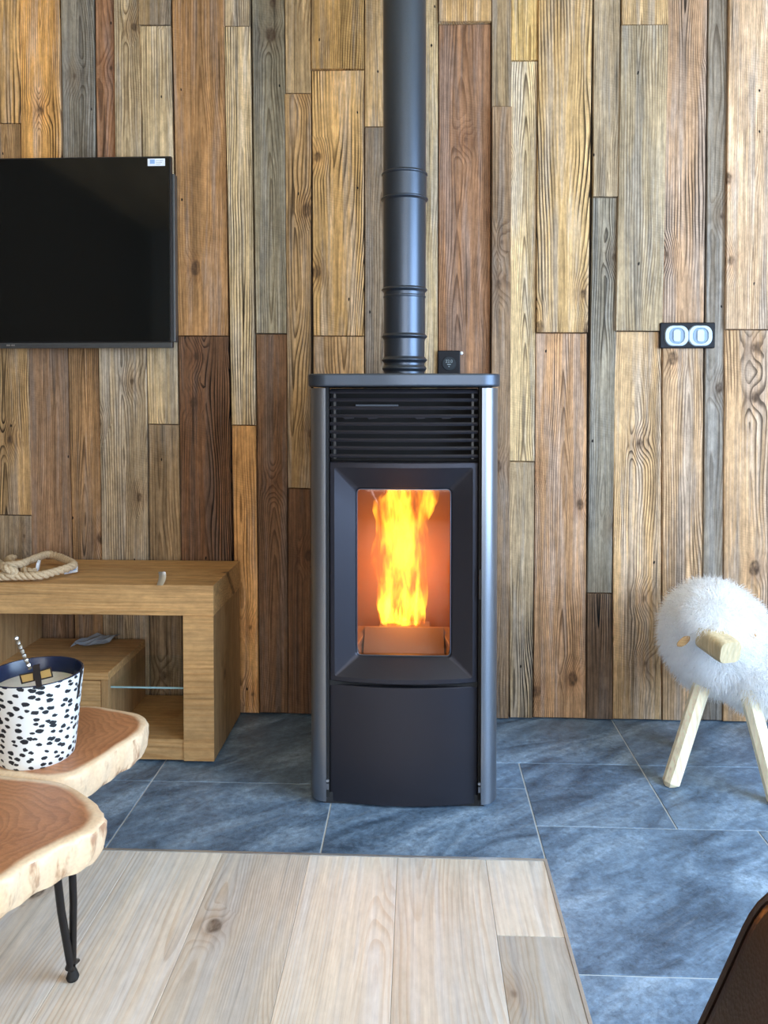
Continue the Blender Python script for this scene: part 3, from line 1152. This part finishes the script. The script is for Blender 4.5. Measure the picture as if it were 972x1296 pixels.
# ------------------------------------------------------------------ television cabinet
DC = 2.30
yC, yCb = -CAM_D + DC, -CAM_D + 2.645
cr = PD(270, 741, DC)
CX1, CZ1 = cr.x, cr.z
CXp = PD(232, 850, DC).x
CZt = PD(200, 779, DC).z
CX0 = -1.375
cab = empty('tv_cabinet', ((CX0 + CX1) / 2, (yC + yCb) / 2, 0))
tag(cab, 'low oak television cabinet with thick frame and open shelves', 'cabinet')
MB().box(CX0, CX1, yC, yCb, CZt, CZ1).build('top', M['oak_x'], cab, bevel=.0012, bseg=1)
MB().box(CXp, CX1, yC, yCb, .010, CZt).build('side_panel', M['oak_z_shaded'], cab, bevel=.0012, bseg=1)
# front veneer of the upright runs crosswise in the photo
MB().box(CXp + .0004, CX1 - .0004, yC - .0012, yC + .001, .0104, CZt - .0004).build('upright_facing', M['oak_x'], cab)
ibx = PD(135, 853, DC)
IBX, IBZ = ibx.x, ibx.z
BZ = .072
MB().box(-1.9, CXp, yC + .004, yCb, .010, BZ).build('base', M['oak_x'], cab, bevel=.0012, bseg=1)
MB().box(-1.9, IBX, yC + .012, yCb - .01, IBZ - .024, IBZ).build('box_top', M['oak_x'], cab, bevel=.001, bseg=1)
MB().box(IBX - .022, IBX, yC + .012, yCb - .01, BZ, IBZ - .024).build('box_side', M['oak_z_shaded'], cab, bevel=.001, bseg=1)
MB().box(-1.88, IBX - .024, yC + .014, yC + .032, BZ + .003, IBZ - .027).build('drawer_front', M['oak_x'], cab, bevel=.001, bseg=1)
MB().box(-1.9, -1.878, yC + .012, yCb - .01, BZ, IBZ - .024).build('box_side', M['oak_z_shaded'], cab, bevel=.001, bseg=1)
MB().box(CX0, -1.288, yC, yCb, IBZ, CZt).build('divider', M['oak_z_shaded'], cab, bevel=.001, bseg=1)
gz = PD(185, 870, DC + .03).z
MB().box(IBX, CXp, yC + .03, yCb - .03, gz - .003, gz + .003).build('glass_shelf', M['shelf_glass'], cab)
MB().box(IBX + .0005, CXp - .0005, yC + .0285, yC + .0299, gz - .0026, gz + .0026).build('shelf_edge', plain('glass_edge', (0.30, 0.48, 0.52, 1), 0.15), cab)
for (fx, fy) in ((CX1 - .05, yC + .05), (CX1 - .05, yCb - .05), (-1.85, yC + .05), (-1.85, yCb - .05), (-1.2, yC + .05)):
    MB().lathe([(.018, 0), (.018, .011)], 16, (fx, fy, 0)).build('foot', M['rubber'], cab)

# crumpled leaflet on the inner box
lf = PZ(121, 814, IBZ)
vs_, fs_ = [], []
for i in range(7):
    for j in range(5):
        u, v = i / 6 - .5, j / 4 - .5
        vs_.append((lf.x + u * .095 + v * .03, lf.y + v * .11, IBZ + .004 + .007 * math.sin(i * 1.9 + j * .8) ** 2 + .003 * ((i * 7 + j * 3) % 4)))
n0 = len(vs_)
vs_ += [(a, b, c - .0008) for a, b, c in vs_]
for i in range(6):
    for j in range(4):
        a = i * 5 + j
        fs_.append((a, a + 1, a + 6, a + 5))
        fs_.append((n0 + a, n0 + a + 5, n0 + a + 6, n0 + a + 1))
mb = MB().add(vs_, fs_)
tag(mb.build('plastic_sleeve', M['grey_print'], origin=(lf.x, lf.y, IBZ)), 'small crumpled grey plastic sleeve lying inside the open cabinet', 'packaging')

# bent metal tab on the cabinet top
tb = PZ(203, 741, CZ1)
path = []
for k in range(9):
    a = k / 8
    path.append((tb.x + .004 * math.sin(a * 3), tb.y + .012 - .030 * (1 - a) ** 1.5 * .6, CZ1 + .002 + .036 * a))
L = []
for (x, y, z) in path:
    w = .009 + .002 * math.sin((z - CZ1) * 60)
    L.append([(x - w, y, z), (x - w * .4, y + .0035, z), (x + w * .4, y + .0035, z), (x + w, y, z), (x + w * .4, y - .001, z), (x - w * .4, y - .001, z)])
tag(MB().loops(L).build('metal_tab', M['steel'], origin=(tb.x, tb.y, CZ1), smooth=True), 'small curved silver metal tab standing on the cabinet top', 'metal tab')

# rope
rope = empty('rope_coil', tuple(PZ(30, 728, CZ1)))
tag(rope, 'coil of thick beige twisted rope on the left of the cabinet top', 'rope')
RR = 0.0125


def twisted(path, name, parent, r=RR):
    P = [Vector(p) for p in path]
    # resample by Catmull-Rom
    Q = []
    for i in range(len(P) - 1):
        p0, p1, p2, p3 = P[max(0, i - 1)], P[i], P[i + 1], P[min(len(P) - 1, i + 2)]
        for k in range(14):
            t = k / 14
            Q.append(0.5 * ((2 * p1) + (p2 - p0) * t + (2 * p0 - 5 * p1 + 4 * p2 - p3) * t * t + (3 * p1 - p0 - 3 * p2 + p3) * t ** 3))
    Q.append(P[-1])
    ph, cum = 0.0, 0.0
    strands = [[], [], []]
    prev = None
    for i, q in enumerate(Q):
        t = (Q[min(i + 1, len(Q) - 1)] - Q[max(i - 1, 0)]).normalized()
        a = (prev if prev is not None else Vector((0, 0, 1)))
        a = (a - t * a.dot(t)).normalized()
        prev = a
        b = t.cross(a)
        if i:
            cum += (q - Q[i - 1]).length
        for s in range(3):
            an = cum / .0085 + s * 2.094
            strands[s].append(q + (a * math.cos(an) + b * math.sin(an)) * r * .5)
    for s in range(3):
        MB().tube(strands[s], r * .60, 6).build(name, M['rope'], parent, smooth=True, angle=80)


def rp3(px, py, h):
    p = PZ(px, py, CZ1 + h + .003)
    p.x = max(p.x, CX0 + .025 + .0002 * (px + 100))
    p.y = max(p.y, yC + .018)
    return p


def densify(pts, n=4):
    out = []
    for i in range(len(pts) - 1):
        for k in range(n):
            out.append(Vector(pts[i]).lerp(Vector(pts[i + 1]), k / n))
    out.append(Vector(pts[-1]))
    return out


twisted([rp3(-70, 720, .015), rp3(-30, 727, .015), rp3(8, 729, .014), rp3(28, 729, .014), rp3(52, 728, .015), rp3(72, 723, .018), rp3(88, 718, .022), rp3(93, 714, .022), rp3(84, 709, .024),
         rp3(72, 704, .026), rp3(60, 702, .030), rp3(44, 707, .034), rp3(26, 714, .036), rp3(8, 716, .038), rp3(-30, 718, .036), rp3(-70, 716, .03)], 'strand', rope)
twisted([rp3(-70, 737, .013), rp3(-20, 739, .013), rp3(2, 733, .016), rp3(12, 726, .028), rp3(6, 718, .04), rp3(-30, 711, .03), rp3(-70, 712, .02)], 'strand', rope)
twisted([rp3(-60, 708, .02), rp3(-10, 706, .022), rp3(12, 710, .020), rp3(30, 722, .016), rp3(44, 724, .014)], 'strand', rope)
cl = MB().box(-.004, .004, -.012, .012, 0, .030).build('cable_tie', M['white_paper'], rope, world=False)
cl.location = rp3(47, 722, .012) - ORG['rope_coil']
cl.rotation_euler = (0.2, 0.2, 0.3)
tg = PZ(90, 722, CZ1 + .0105)
t1 = MB().box(-.020, .020, -.014, .014, 0, .001).build('paper_tag', M['white_paper'], rope, world=False)
t1.location = tg - ORG['rope_coil']
t1.rotation_euler = (R(24), R(-8), R(18))
t2 = MB().box(-.016, .016, -.004, .002, .0011, .0016).build('tag_print', M['blue_print'], t1, world=False)

# ------------------------------------------------------------------ coffee table of tree slices
TZ, TT = 0.362, 0.064
tbl = empty('coffee_table', (-0.82, -CAM_D + 1.5, 0))
tag(tbl, 'low coffee table of joined live-edge tree slices on black hairpin legs', 'table')


def slab(edge_px, centre, name):
    """edge: photo pixels of the visible rim at the top face, completed by hidden points (world x, d)"""
    pts = []
    for e in edge_px:
        if len(e) == 2:
            p = PZ(e[0], e[1], TZ)
            pts.append((p.x, p.y))
        else:
            pts.append((e[1], -CAM_D + e[2]))
    # closed Catmull-Rom
    n = len(pts)
    out = []
    for i in range(n):
        p0, p1, p2, p3 = [Vector(pts[(i + k) % n]) for k in (-1, 0, 1, 2)]
        for k in range(8):
            t = k / 8
            out.append(0.5 * ((2 * p1) + (p2 - p0) * t + (2 * p0 - 5 * p1 + 4 * p2 - p3) * t * t + (3 * p1 - p0 - 3 * p2 + p3) * t ** 3))
    c = Vector((centre[0], -CAM_D + centre[1]))
    levels = [(0.0, 0, 0.0), (0.3, 0, 0.3), (0.6, 0, 0.6), (0.80, 0, .80), (0.90, 0, .90), (0.972, 0.0, .972), (.990, -.003, .992), (1.0, -.008, 1.0), (1.0, -.025, 1.0), (.988, -.048, 1.0), (.962, -TT + .004, 1.0), (.95, -TT, 1.0)]
    vs, rim, fs = [], [], []
    N = len(out)
    for li, (k, dz, rm) in enumerate(levels):
        for i, p in enumerate(out):
            w = 1 + (0.012 * math.sin(i * 0.9 + li) if dz < -.005 else 0)
            q = c + (p - c) * k * w
            vs.append((q.x, q.y, TZ + dz))
            rim.append(rm)
    for li in range(1, len(levels) - 1):
        for i in range(N):
            j = (i + 1) % N
            fs.append((li * N + i, li * N + j, (li + 1) * N + j, (li + 1) * N + i))
    for i in range(N):
        fs.append((0, N + i, N + (i + 1) % N))
    fs.append(tuple(range((len(levels) - 1) * N, len(levels) * N)))
    o = MB().add(vs, fs).build(name, M['slab'], tbl, smooth=True, angle=60)
    at = o.data.attributes.new('rim', 'FLOAT', 'POINT')
    at.data.foreach_set('value', rim)
    return o


slab([(187, 914), (179, 904), (150, 898), (112, 893), (60, 896), ('w', -0.92, 1.86), ('w', -1.05, 1.74), ('w', -1.07, 1.60), ('w', -0.98, 1.535), (25, 983), (81, 985), (121, 966), (150, 946), (176, 930)], (-0.80, 1.70), 'tree_slice')
slab([(133, 1035), (129, 1024), (118, 1011), (81, 990), (25, 983), ('w', -0.93, 1.50), ('w', -1.04, 1.40), ('w', -1.06, 1.22), ('w', -0.95, 1.06), ('w', -0.80, 1.05), ('w', -0.68, 1.12), (0, 1116), (40, 1090), (86, 1066), (118, 1052)], (-0.80, 1.31), 'tree_slice')


def hairpin(foot, top_a, top_b):
    f = Vector(foot)
    a, b = Vector(top_a), Vector(top_b)
    side = (b - a).normalized()
    p = [a, a.lerp(f, .5) + Vector((0, 0, 0)) - side * .004, a.lerp(f, .88), f - side * .009 + Vector((0, 0, .030)), f + Vector((0, 0, .019)), f + side * .009 + Vector((0, 0, .030)), b.lerp(f, .88), b.lerp(f, .5) + side * .004, b]
    leg = MB().tube(p, .0072, 10).build('hairpin_leg', M['hairpin'], tbl, smooth=True, angle=80)
    MB().lathe([(.010, .001), (.012, .006), (.009, .015), (.006, .022)], 16, (f.x, f.y, 0)).build('foot', M['rubber'], leg, smooth=True)


ft = PZ(92, 1240, 0)
ta = PD(67, 1082, ft.y + CAM_D - .05)
tb_ = PD(90, 1082, ft.y + CAM_D - .01)
zt = TZ - TT + .002
hairpin((ft.x, ft.y, 0), (ta.x, ta.y, zt), (tb_.x, tb_.y, zt))
for (x, d, vx, vd) in ((-.98, 1.10, -.02, .05), (-.86, 1.76, .03, .02), (-1.02, 1.66, -.04, .03), (-1.0, 1.42, -.03, .02)):
    y = -CAM_D + d
    hairpin((x, y, 0), (x - vx * 1.2 - .03, y - vd, zt), (x - vx * 1.2 + .03, y + .02, zt))

# ------------------------------------------------------------------ candle pot on the table
cb = PZ(46, 955, TZ)
CPX, CPY = cb.x, cb.y
pot = empty('candle_pot', (CPX, CPY, TZ))
tag(pot, 'white candle pot with black dapple spots standing on the coffee table', 'candle')
H, RT, RB = .172, .093, .074
prof = [(RB - .004, .0), (RB, .004), (RB + .003, .02)] + [(RB + .003 + (RT - RB - .003) * k / 8, .02 + (H - .02) * k / 8) for k in range(1, 9)]
inner = [(RT - .005, H), (RT - .009, H - .012), (RT - .013, H - .04), (RT - .014, H - .055), (.0005, H - .055)]
po = MB().lathe(prof + [(RT - .001, H + .002), (RT - .005, H)], 64, (0, 0, 0), cap=True)
pbody = MB().lathe(prof, 64, (0, 0, 0), cap=False).build('pot_wall', M['dapple'], pot, world=False, smooth=True)
MB().lathe([(RB - .004, 0), (.001, 0)], 64, cap=False).build('pot_base', M['navy'], pot, world=False)
MB().lathe([(RT, H - .001), (RT - .0015, H + .0015), (RT - .004, H + .001), (RT - .006, H - .004), (RT - .012, H - .05), (.001, H - .052)], 64, cap=False).build('inner_lining', M['navy'], pot, world=False, smooth=True)
MB().lathe([(.001, H - .05), (RT - .011, H - .05), (RT - .010, H - .030), (RT - .016, H - .027), (.001, H - .028)], 48, cap=False).build('wax', M['wax'], pot, world=False, smooth=True)
# stick leaning out of the pot
sa, sb = PD(20, 806, CPY + CAM_D - .02), PD(38, 846, CPY + CAM_D - .055)
sp = [sa.lerp(sb, k / 20) for k in range(21)]
MB().tube(sp, .003, 8, radii=[.0038 + .0012 * math.sin(k * 2.2) for k in range(21)]).build('twisted_stick', M['steel'], pot, smooth=True)
# bow with printed ends, knotted on the front rim
fd_ = CPY + CAM_D - RT - .004


def quad_tag(pxs, name, mat, off=0.0, th=.0015, parent=pot):
    a = [PD(x, y, fd_ + off) for x, y in pxs]
    b = [p + Vector((0, th, 0)) for p in a]
    return MB().loops([a, b]).build(name, mat, parent)


for pts_ in ([(24, 854), (43, 850), (44, 862), (27, 866)], [(49, 849), (64, 844), (67, 857), (51, 861)]):
    bo = quad_tag(pts_, 'bow_end', M['ribbon'])
    cxm = sum(p[0] for p in pts_) / 4
    cym = sum(p[1] for p in pts_) / 4
    quad_tag([(cxm + (x - cxm) * .78, cym + (y - cym) * .72) for x, y in pts_], 'gold_print', M['gold'], -.0012, .001, bo)
quad_tag([(41, 843), (49, 841), (52, 869), (46, 871)], 'bow_knot', M['ribbon'], -.003, .004)
# stitched loop on the right of the pot
la = [PD(99, y, CPY + CAM_D - .035) + Vector((.006 - .0005 * (y - 850) * .45, -.0, 0)) for y in range(846, 885, 4)]
MB().tube(la, .0022, 6).build('loop', M['ribbon'], pot, smooth=True)

# ------------------------------------------------------------------ wall control and socket
dW = CAM_D - 0.012
c0, c1 = PD(554, 444, dW), PD(582, 486, dW)
ctl = empty('wall_control', ((c0.x + c1.x) / 2, -.008, c1.z))
tag(ctl, 'small square black wall control with digital readout behind the stove top', 'control panel')
MB().box(c0.x, c1.x, -.030, -.008, c1.z, c0.z).build('case', M['black_plastic'], ctl, bevel=.003)
dz = PD(568, 457.5, dW)
dial = MB().lathe([(.024, 0), (.022, .003)], 32).build('dial_face', M['grey_print'], ctl, world=False)
dial.data.materials.clear()
dial.data.materials.append(plain('dial_grey', (0.028, 0.034, 0.040, 1), 0.6, spec=0.2))
dial.location = Vector((dz.x, -.0295, dz.z - .008)) - ORG['wall_control']
dial.rotation_euler = (R(90), 0, 0)
seg_m = plain('readout', (0.30, 0.36, 0.38, 1), 0.5)


def text_part(body, size, x, y, z, parent, name):
    cu = bpy.data.curves.new(name, 'FONT')
    cu.body = body
    cu.size = size
    cu.align_x = 'CENTER'
    cu.extrude = .0002
    tmp = bpy.data.objects.new(name + '_tmp', cu)
    COL.objects.link(tmp)
    dg = bpy.context.evaluated_depsgraph_get()
    me = bpy.data.meshes.new_from_object(tmp.evaluated_get(dg))
    bpy.data.objects.remove(tmp)
    me.materials.clear()
    me.materials.append(seg_m)
    o = bpy.data.objects.new(name, me)
    COL.objects.link(o)
    o.parent = parent
    o.location = Vector((x, y, z)) - ORG[parent.name]
    o.rotation_euler = (R(90), 0, 0)
    return o


text_part('22.0', .014, dz.x, -.0335, dz.z - .005, ctl, 'readout_digits')
for w, dzz in ((.012, -.012), (.004, -.019)):
    MB().box(dz.x - w / 2, dz.x + w / 2, -.0336, -.0328, dz.z + dzz, dz.z + dzz + .0025).build('readout_line', seg_m, ctl)
pg = PD(584, 447, dW)
pgo = MB().lathe([(.0055, 0), (.0055, .008), (.003, .011)], 16).build('wall_plug', M['white_paper'], origin=(0, 0, 0), smooth=True)
pgo.location = (pg.x, -.009, pg.z)
pgo.rotation_euler = (R(90), 0, 0)
tag(pgo, 'tiny white round plug in the wall beside the black control', 'wall plug')

q0, q1 = PD(833, 409, dW), PD(902, 441, dW)
sw = empty('wall_socket', ((q0.x + q1.x) / 2, -.015, q1.z))
tag(sw, 'double wall socket with black plate and two pale grey round inserts', 'wall socket')
MB().box(q0.x, q1.x, -.034, -.012, q1.z, q0.z).build('plate', M['black_plastic'], sw, bevel=.004, bseg=3)
for (cxp, wpx) in ((856, 15), (886, 15)):
    cc = PD(cxp, 425, dW - .02)
    ins = MB().loops([[(cc.x + x, -.034, cc.z + z) for x, z in rrect(.039, .034, .026, 4, 6)],
                      [(cc.x + x, -.040, cc.z + z) for x, z in rrect(.037, .032, .025, 4, 6)],
                      [(cc.x + x, -.040, cc.z + z) for x, z in rrect(.026, .027, .022, 4, 6)],
                      [(cc.x + x, -.035, cc.z + z) for x, z in rrect(.024, .025, .020, 4, 6)]]).build('insert', M['socket_grey'], sw, smooth=True)
    MB().loops([[(cc.x + x, -.0352, cc.z + z) for x, z in rrect(.024, .025, .020, 4, 6)],
                [(cc.x + x, -.0362, cc.z + z) for x, z in rrect(.023, .024, .019, 4, 6)]]).build('well', M['socket_well'], ins)
    MB().loops([[(cc.x + x, -.036, cc.z + z) for x, z in rrect(.012, .020, .008, 4, 4)],
                [(cc.x + x, -.0405, cc.z + z) for x, z in rrect(.011, .019, .007, 4, 4)]]).build('rocker', M['socket_grey'], ins)

# ------------------------------------------------------------------ sheep stool
sheep = empty('sheep_stool', (0.90, -CAM_D + 2.32, 0))
tag(sheep, 'sheep-shaped stool with fluffy white fleece and pale wooden legs', 'stool')


def W3(px, py, d):
    return PD(px, py, d)


ELL = []     # centre, radii


def ell(px, py, d, rx, ry, rz):
    ELL.append((np.array(PD(px, py, d)), np.array((rx, ry, rz))))


ell(905, 806, 2.36, .138, .185, .150)     # barrel
ell(964, 846, 2.28, .125, .140, .110)     # shoulder and chest
ell(906, 780, 2.19, .088, .075, .078)     # head fleece
body = MB()
for c, rr in ELL:
    vs_, fs_ = [], []
    nu, nv = 24, 14
    for i in range(1, nv):
        th = math.pi * i / nv
        for k in range(nu):
            ph = 2 * math.pi * k / nu
            vs_.append(tuple(c + rr * np.array((math.sin(th) * math.cos(ph), math.sin(th) * math.sin(ph), math.cos(th))) * .96))
    for i in range(nv - 2):
        for k in range(nu):
            k2 = (k + 1) % nu
            fs_.append((i * nu + k, i * nu + k2, (i + 1) * nu + k2, (i + 1) * nu + k))
    fs_.append(tuple(range(nu)))
    fs_.append(tuple(range((nv - 2) * nu, (nv - 1) * nu)))
    body.add(vs_, fs_)
bo = body.build('body', M['fur'], sheep, smooth=True)
rm = bo.modifiers.new('fuse', 'REMESH')
rm.mode = 'VOXEL'
rm.voxel_size = .014
rm.use_smooth_shade = True
rng = np.random.default_rng(11)
SV, SF = [], []
tot = 0
allv, alln = [], []
for idx, (c, rr) in enumerate(ELL):
    area = 4 * math.pi * (rr[0] * rr[1] * rr[2]) ** (2 / 3)
    n = int(area * 80000)
    u = rng.normal(size=(n, 3))
    u /= np.linalg.norm(u, axis=1, keepdims=True)
    p = c + rr * u
    nr = u / rr
    nr /= np.linalg.norm(nr, axis=1, keepdims=True)
    ok = np.ones(n, bool)
    for j, (c2, r2) in enumerate(ELL):
        if j != idx:
            ok &= (((p - c2) / r2) ** 2).sum(1) > .93
    p, nr = p[ok], nr[ok]
    n = len(p)
    # tufts: neighbouring strands share a lean
    ph = p * 38
    lean = np.stack([np.sin(ph[:, 0] * 1.3 + np.cos(ph[:, 1]) * 2 + ph[:, 2]), np.sin(ph[:, 1] * 1.1 + ph[:, 2] * 1.7), np.cos(ph[:, 2] * 1.2 + np.sin(ph[:, 0]) * 2)], 1)
    d0 = nr + lean * .32 + rng.normal(size=(n, 3)) * .22
    d0 /= np.linalg.norm(d0, axis=1, keepdims=True)
    ln = rng.uniform(.026, .046, n) * (0.8 if idx == 2 else 1.0)
    d1 = d0 + np.array((0, -.05, -.75)) + rng.normal(size=(n, 3)) * .3
    d1 /= np.linalg.norm(d1, axis=1, keepdims=True)
    a = p - nr * .006
    b = a + d0 * (ln * .55)[:, None]
    e = b + d1 * (ln * .5)[:, None]
    sd = np.cross(d0, rng.normal(size=(n, 3)))
    sd /= np.linalg.norm(sd, axis=1, keepdims=True)
    w = rng.uniform(.0006, .0011, n)[:, None]
    blk = np.stack([a - sd * w, a + sd * w, b + sd * w * .8, b - sd * w * .8, e], 1)
    allv.append(blk.reshape(-1, 3))
    nn = nr * .8 + d0 * .45
    nn /= np.linalg.norm(nn, axis=1, keepdims=True)
    alln.append(np.repeat(nn, 5, 0))
V = np.concatenate(allv)
ns = len(V) // 5
V -= np.array(ORG['sheep_stool'])
me = bpy.data.meshes.new('fleece')
base = np.arange(ns)[:, None] * 5
quads = (base + np.array([0, 1, 2, 3])).reshape(-1)
tris = (base + np.array([3, 2, 4])).reshape(-1)
me.vertices.add(len(V))
me.vertices.foreach_set('co', V.astype(np.float32).ravel())
me.loops.add(len(quads) + len(tris))
me.loops.foreach_set('vertex_index', np.concatenate([quads, tris]).astype(np.int32))
me.polygons.add(ns * 2)
ls = np.concatenate([np.arange(ns) * 4, ns * 4 + np.arange(ns) * 3]).astype(np.int32)
me.polygons.foreach_set('loop_start', ls)
me.update(calc_edges=True)
me.materials.append(M['fur'])
fl_o = bpy.data.objects.new('fleece', me)
COL.objects.link(fl_o)
fl_o.parent = sheep
fl_o['kind'] = 'stuff'


def leg4(foot, top, w=.0235, mat='pine'):
    f, t = Vector(foot), Vector(top)
    ax = (t - f).normalized()
    s1 = Vector((1, 0, 0)) - ax * ax.x
    s1.normalize()
    s2 = ax.cross(s1)
    L = []
    for k, r in ((0.0, .72), (.03, 1.0), (.6, 1.0), (1.0, 1.02)):
        c = f.lerp(t, k)
        ring_ = []
        for i in range(8):
            a = R(45 * i + 22.5)
            sq = [1.0, .62][0]
            x, y = math.cos(a), math.sin(a)
            m = max(abs(x), abs(y))
            x, y = x / m * .94, y / m * .94
            ring_.append(c + (s1 * x + s2 * y) * w * r)
        L.append(ring_)
    # level the foot with the floor
    L[0] = [Vector((p.x, p.y, max(0.0, 0.001))) for p in L[0]]
    return MB().loops(L).build('leg', M[mat], sheep)


f1 = PZ(848, 994, 0)
leg4((f1.x, f1.y, 0), PD(888, 868, 2.27))
f2 = PZ(984, 1018, 0)
leg4((f2.x, f2.y, 0), PD(946, 872, 2.20))
f3 = PZ(863, 946, 0)
leg4((f3.x, f3.y, 0), PD(884, 876, 2.42))
leg4((1.20, -CAM_D + 2.50, 0), (1.08, -CAM_D + 2.44, .36))
# wooden muzzle poking from the fleece, turned a little to the right
mz = PD(913, 818, 2.102)
mloops = []
yaw = R(17)
fw = Vector((math.sin(yaw), -math.cos(yaw), -.16)).normalized()
rt = Vector((math.cos(yaw), math.sin(yaw), 0))
upv = rt.cross(fw)
upv = upv if upv.z > 0 else -upv
for k, (dd_, sc) in enumerate(((-.06, 1.0), (0.016, 1.0), (.032, .97), (.037, .90))):
    c = mz + fw * dd_
    mloops.append([c + rt * x * sc + upv * z * sc for x, z in rrect(.034, .031, .018, 3, 5)])
MB().loops(mloops).build('muzzle', M['beech'], sheep, smooth=True, angle=40)
for (px_, py_, s) in ((864, 811, -1), (948, 800, 1)):
    ec = PD(px_, py_, 2.165 if s < 0 else 2.19)
    L = []
    for k in range(7):
        u = k / 6
        r_ = .013 * math.sin(math.pi * (0.12 + .8 * u)) ** .8
        c = ec + Vector((s * (.034 * (u - .5)), -.006, .018 * (.5 - u)))
        L.append([c + Vector((0, .35 * r_ * math.cos(q), r_ * math.sin(q))) for q in np.linspace(0, 2 * math.pi, 10, endpoint=False)])
    MB().loops(L).build('ear', M['oak_x'], sheep, smooth=True)

# ------------------------------------------------------------------ leather armchair (its far arm shows)
DA = 0.78
yA = -CAM_D + DA
chair = empty('armchair', (0.62, yA - .32, 0))
tag(chair, 'dark brown leather armchair, only one sloping arm in view', 'armchair')
ap = [(px, py) for px, py in ((1020, 1111), (1000, 1113), (982, 1119), (967, 1128), (955, 1139), (945, 1153), (936, 1170), (927, 1190), (917, 1212), (907, 1234), (895, 1260), (878, 1296))]
prof = [(PD(a, b, DA).x, PD(a, b, DA).z) for a, b in ap]
prof = prof + [(prof[-1][0] - .06, .38), (prof[-1][0] - .10, .20), (prof[-1][0] - .08, .10), (.95, .10), (.98, .40), (.97, prof[0][1] + .01)]
arm_b = MB().prism(prof, yA - .11, yA, 'y').build('arm', M['leather'], chair, smooth=True, bevel=.022, bseg=4)
MB().prism(prof, yA - .66, yA - .55, 'y').build('arm', M['leather'], chair, smooth=True, bevel=.022, bseg=4)
MB().box(.24, .90, yA - .55, yA - .11, .12, .30).build('seat_base', M['leather'], chair, bevel=.02)
MB().box(.20, .86, yA - .545, yA - .115, .30, .43).build('seat_cushion', M['leather'], chair, bevel=.04, bseg=4, smooth=True)
MB().prism([(.80, .30), (.98, .12), (1.10, .86), (.98, .88)], yA - .60, yA - .06, 'y').build('backrest', M['leather'], chair, bevel=.03, bseg=4, smooth=True)
pipe_path = [(x + .004, yA - .004, z - .002) for x, z in prof[:13]]
MB().tube(pipe_path, .0035, 8).build('piping', M['leather'], arm_b, smooth=True)
for (x, yy) in ((.20, yA - .06), (.20, yA - .60), (.90, yA - .06), (.90, yA - .60)):
    MB().lathe([(.016, 0), (.022, .125)], 14, (x, yy, 0)).build('leg', M['rubber'], chair, smooth=True)
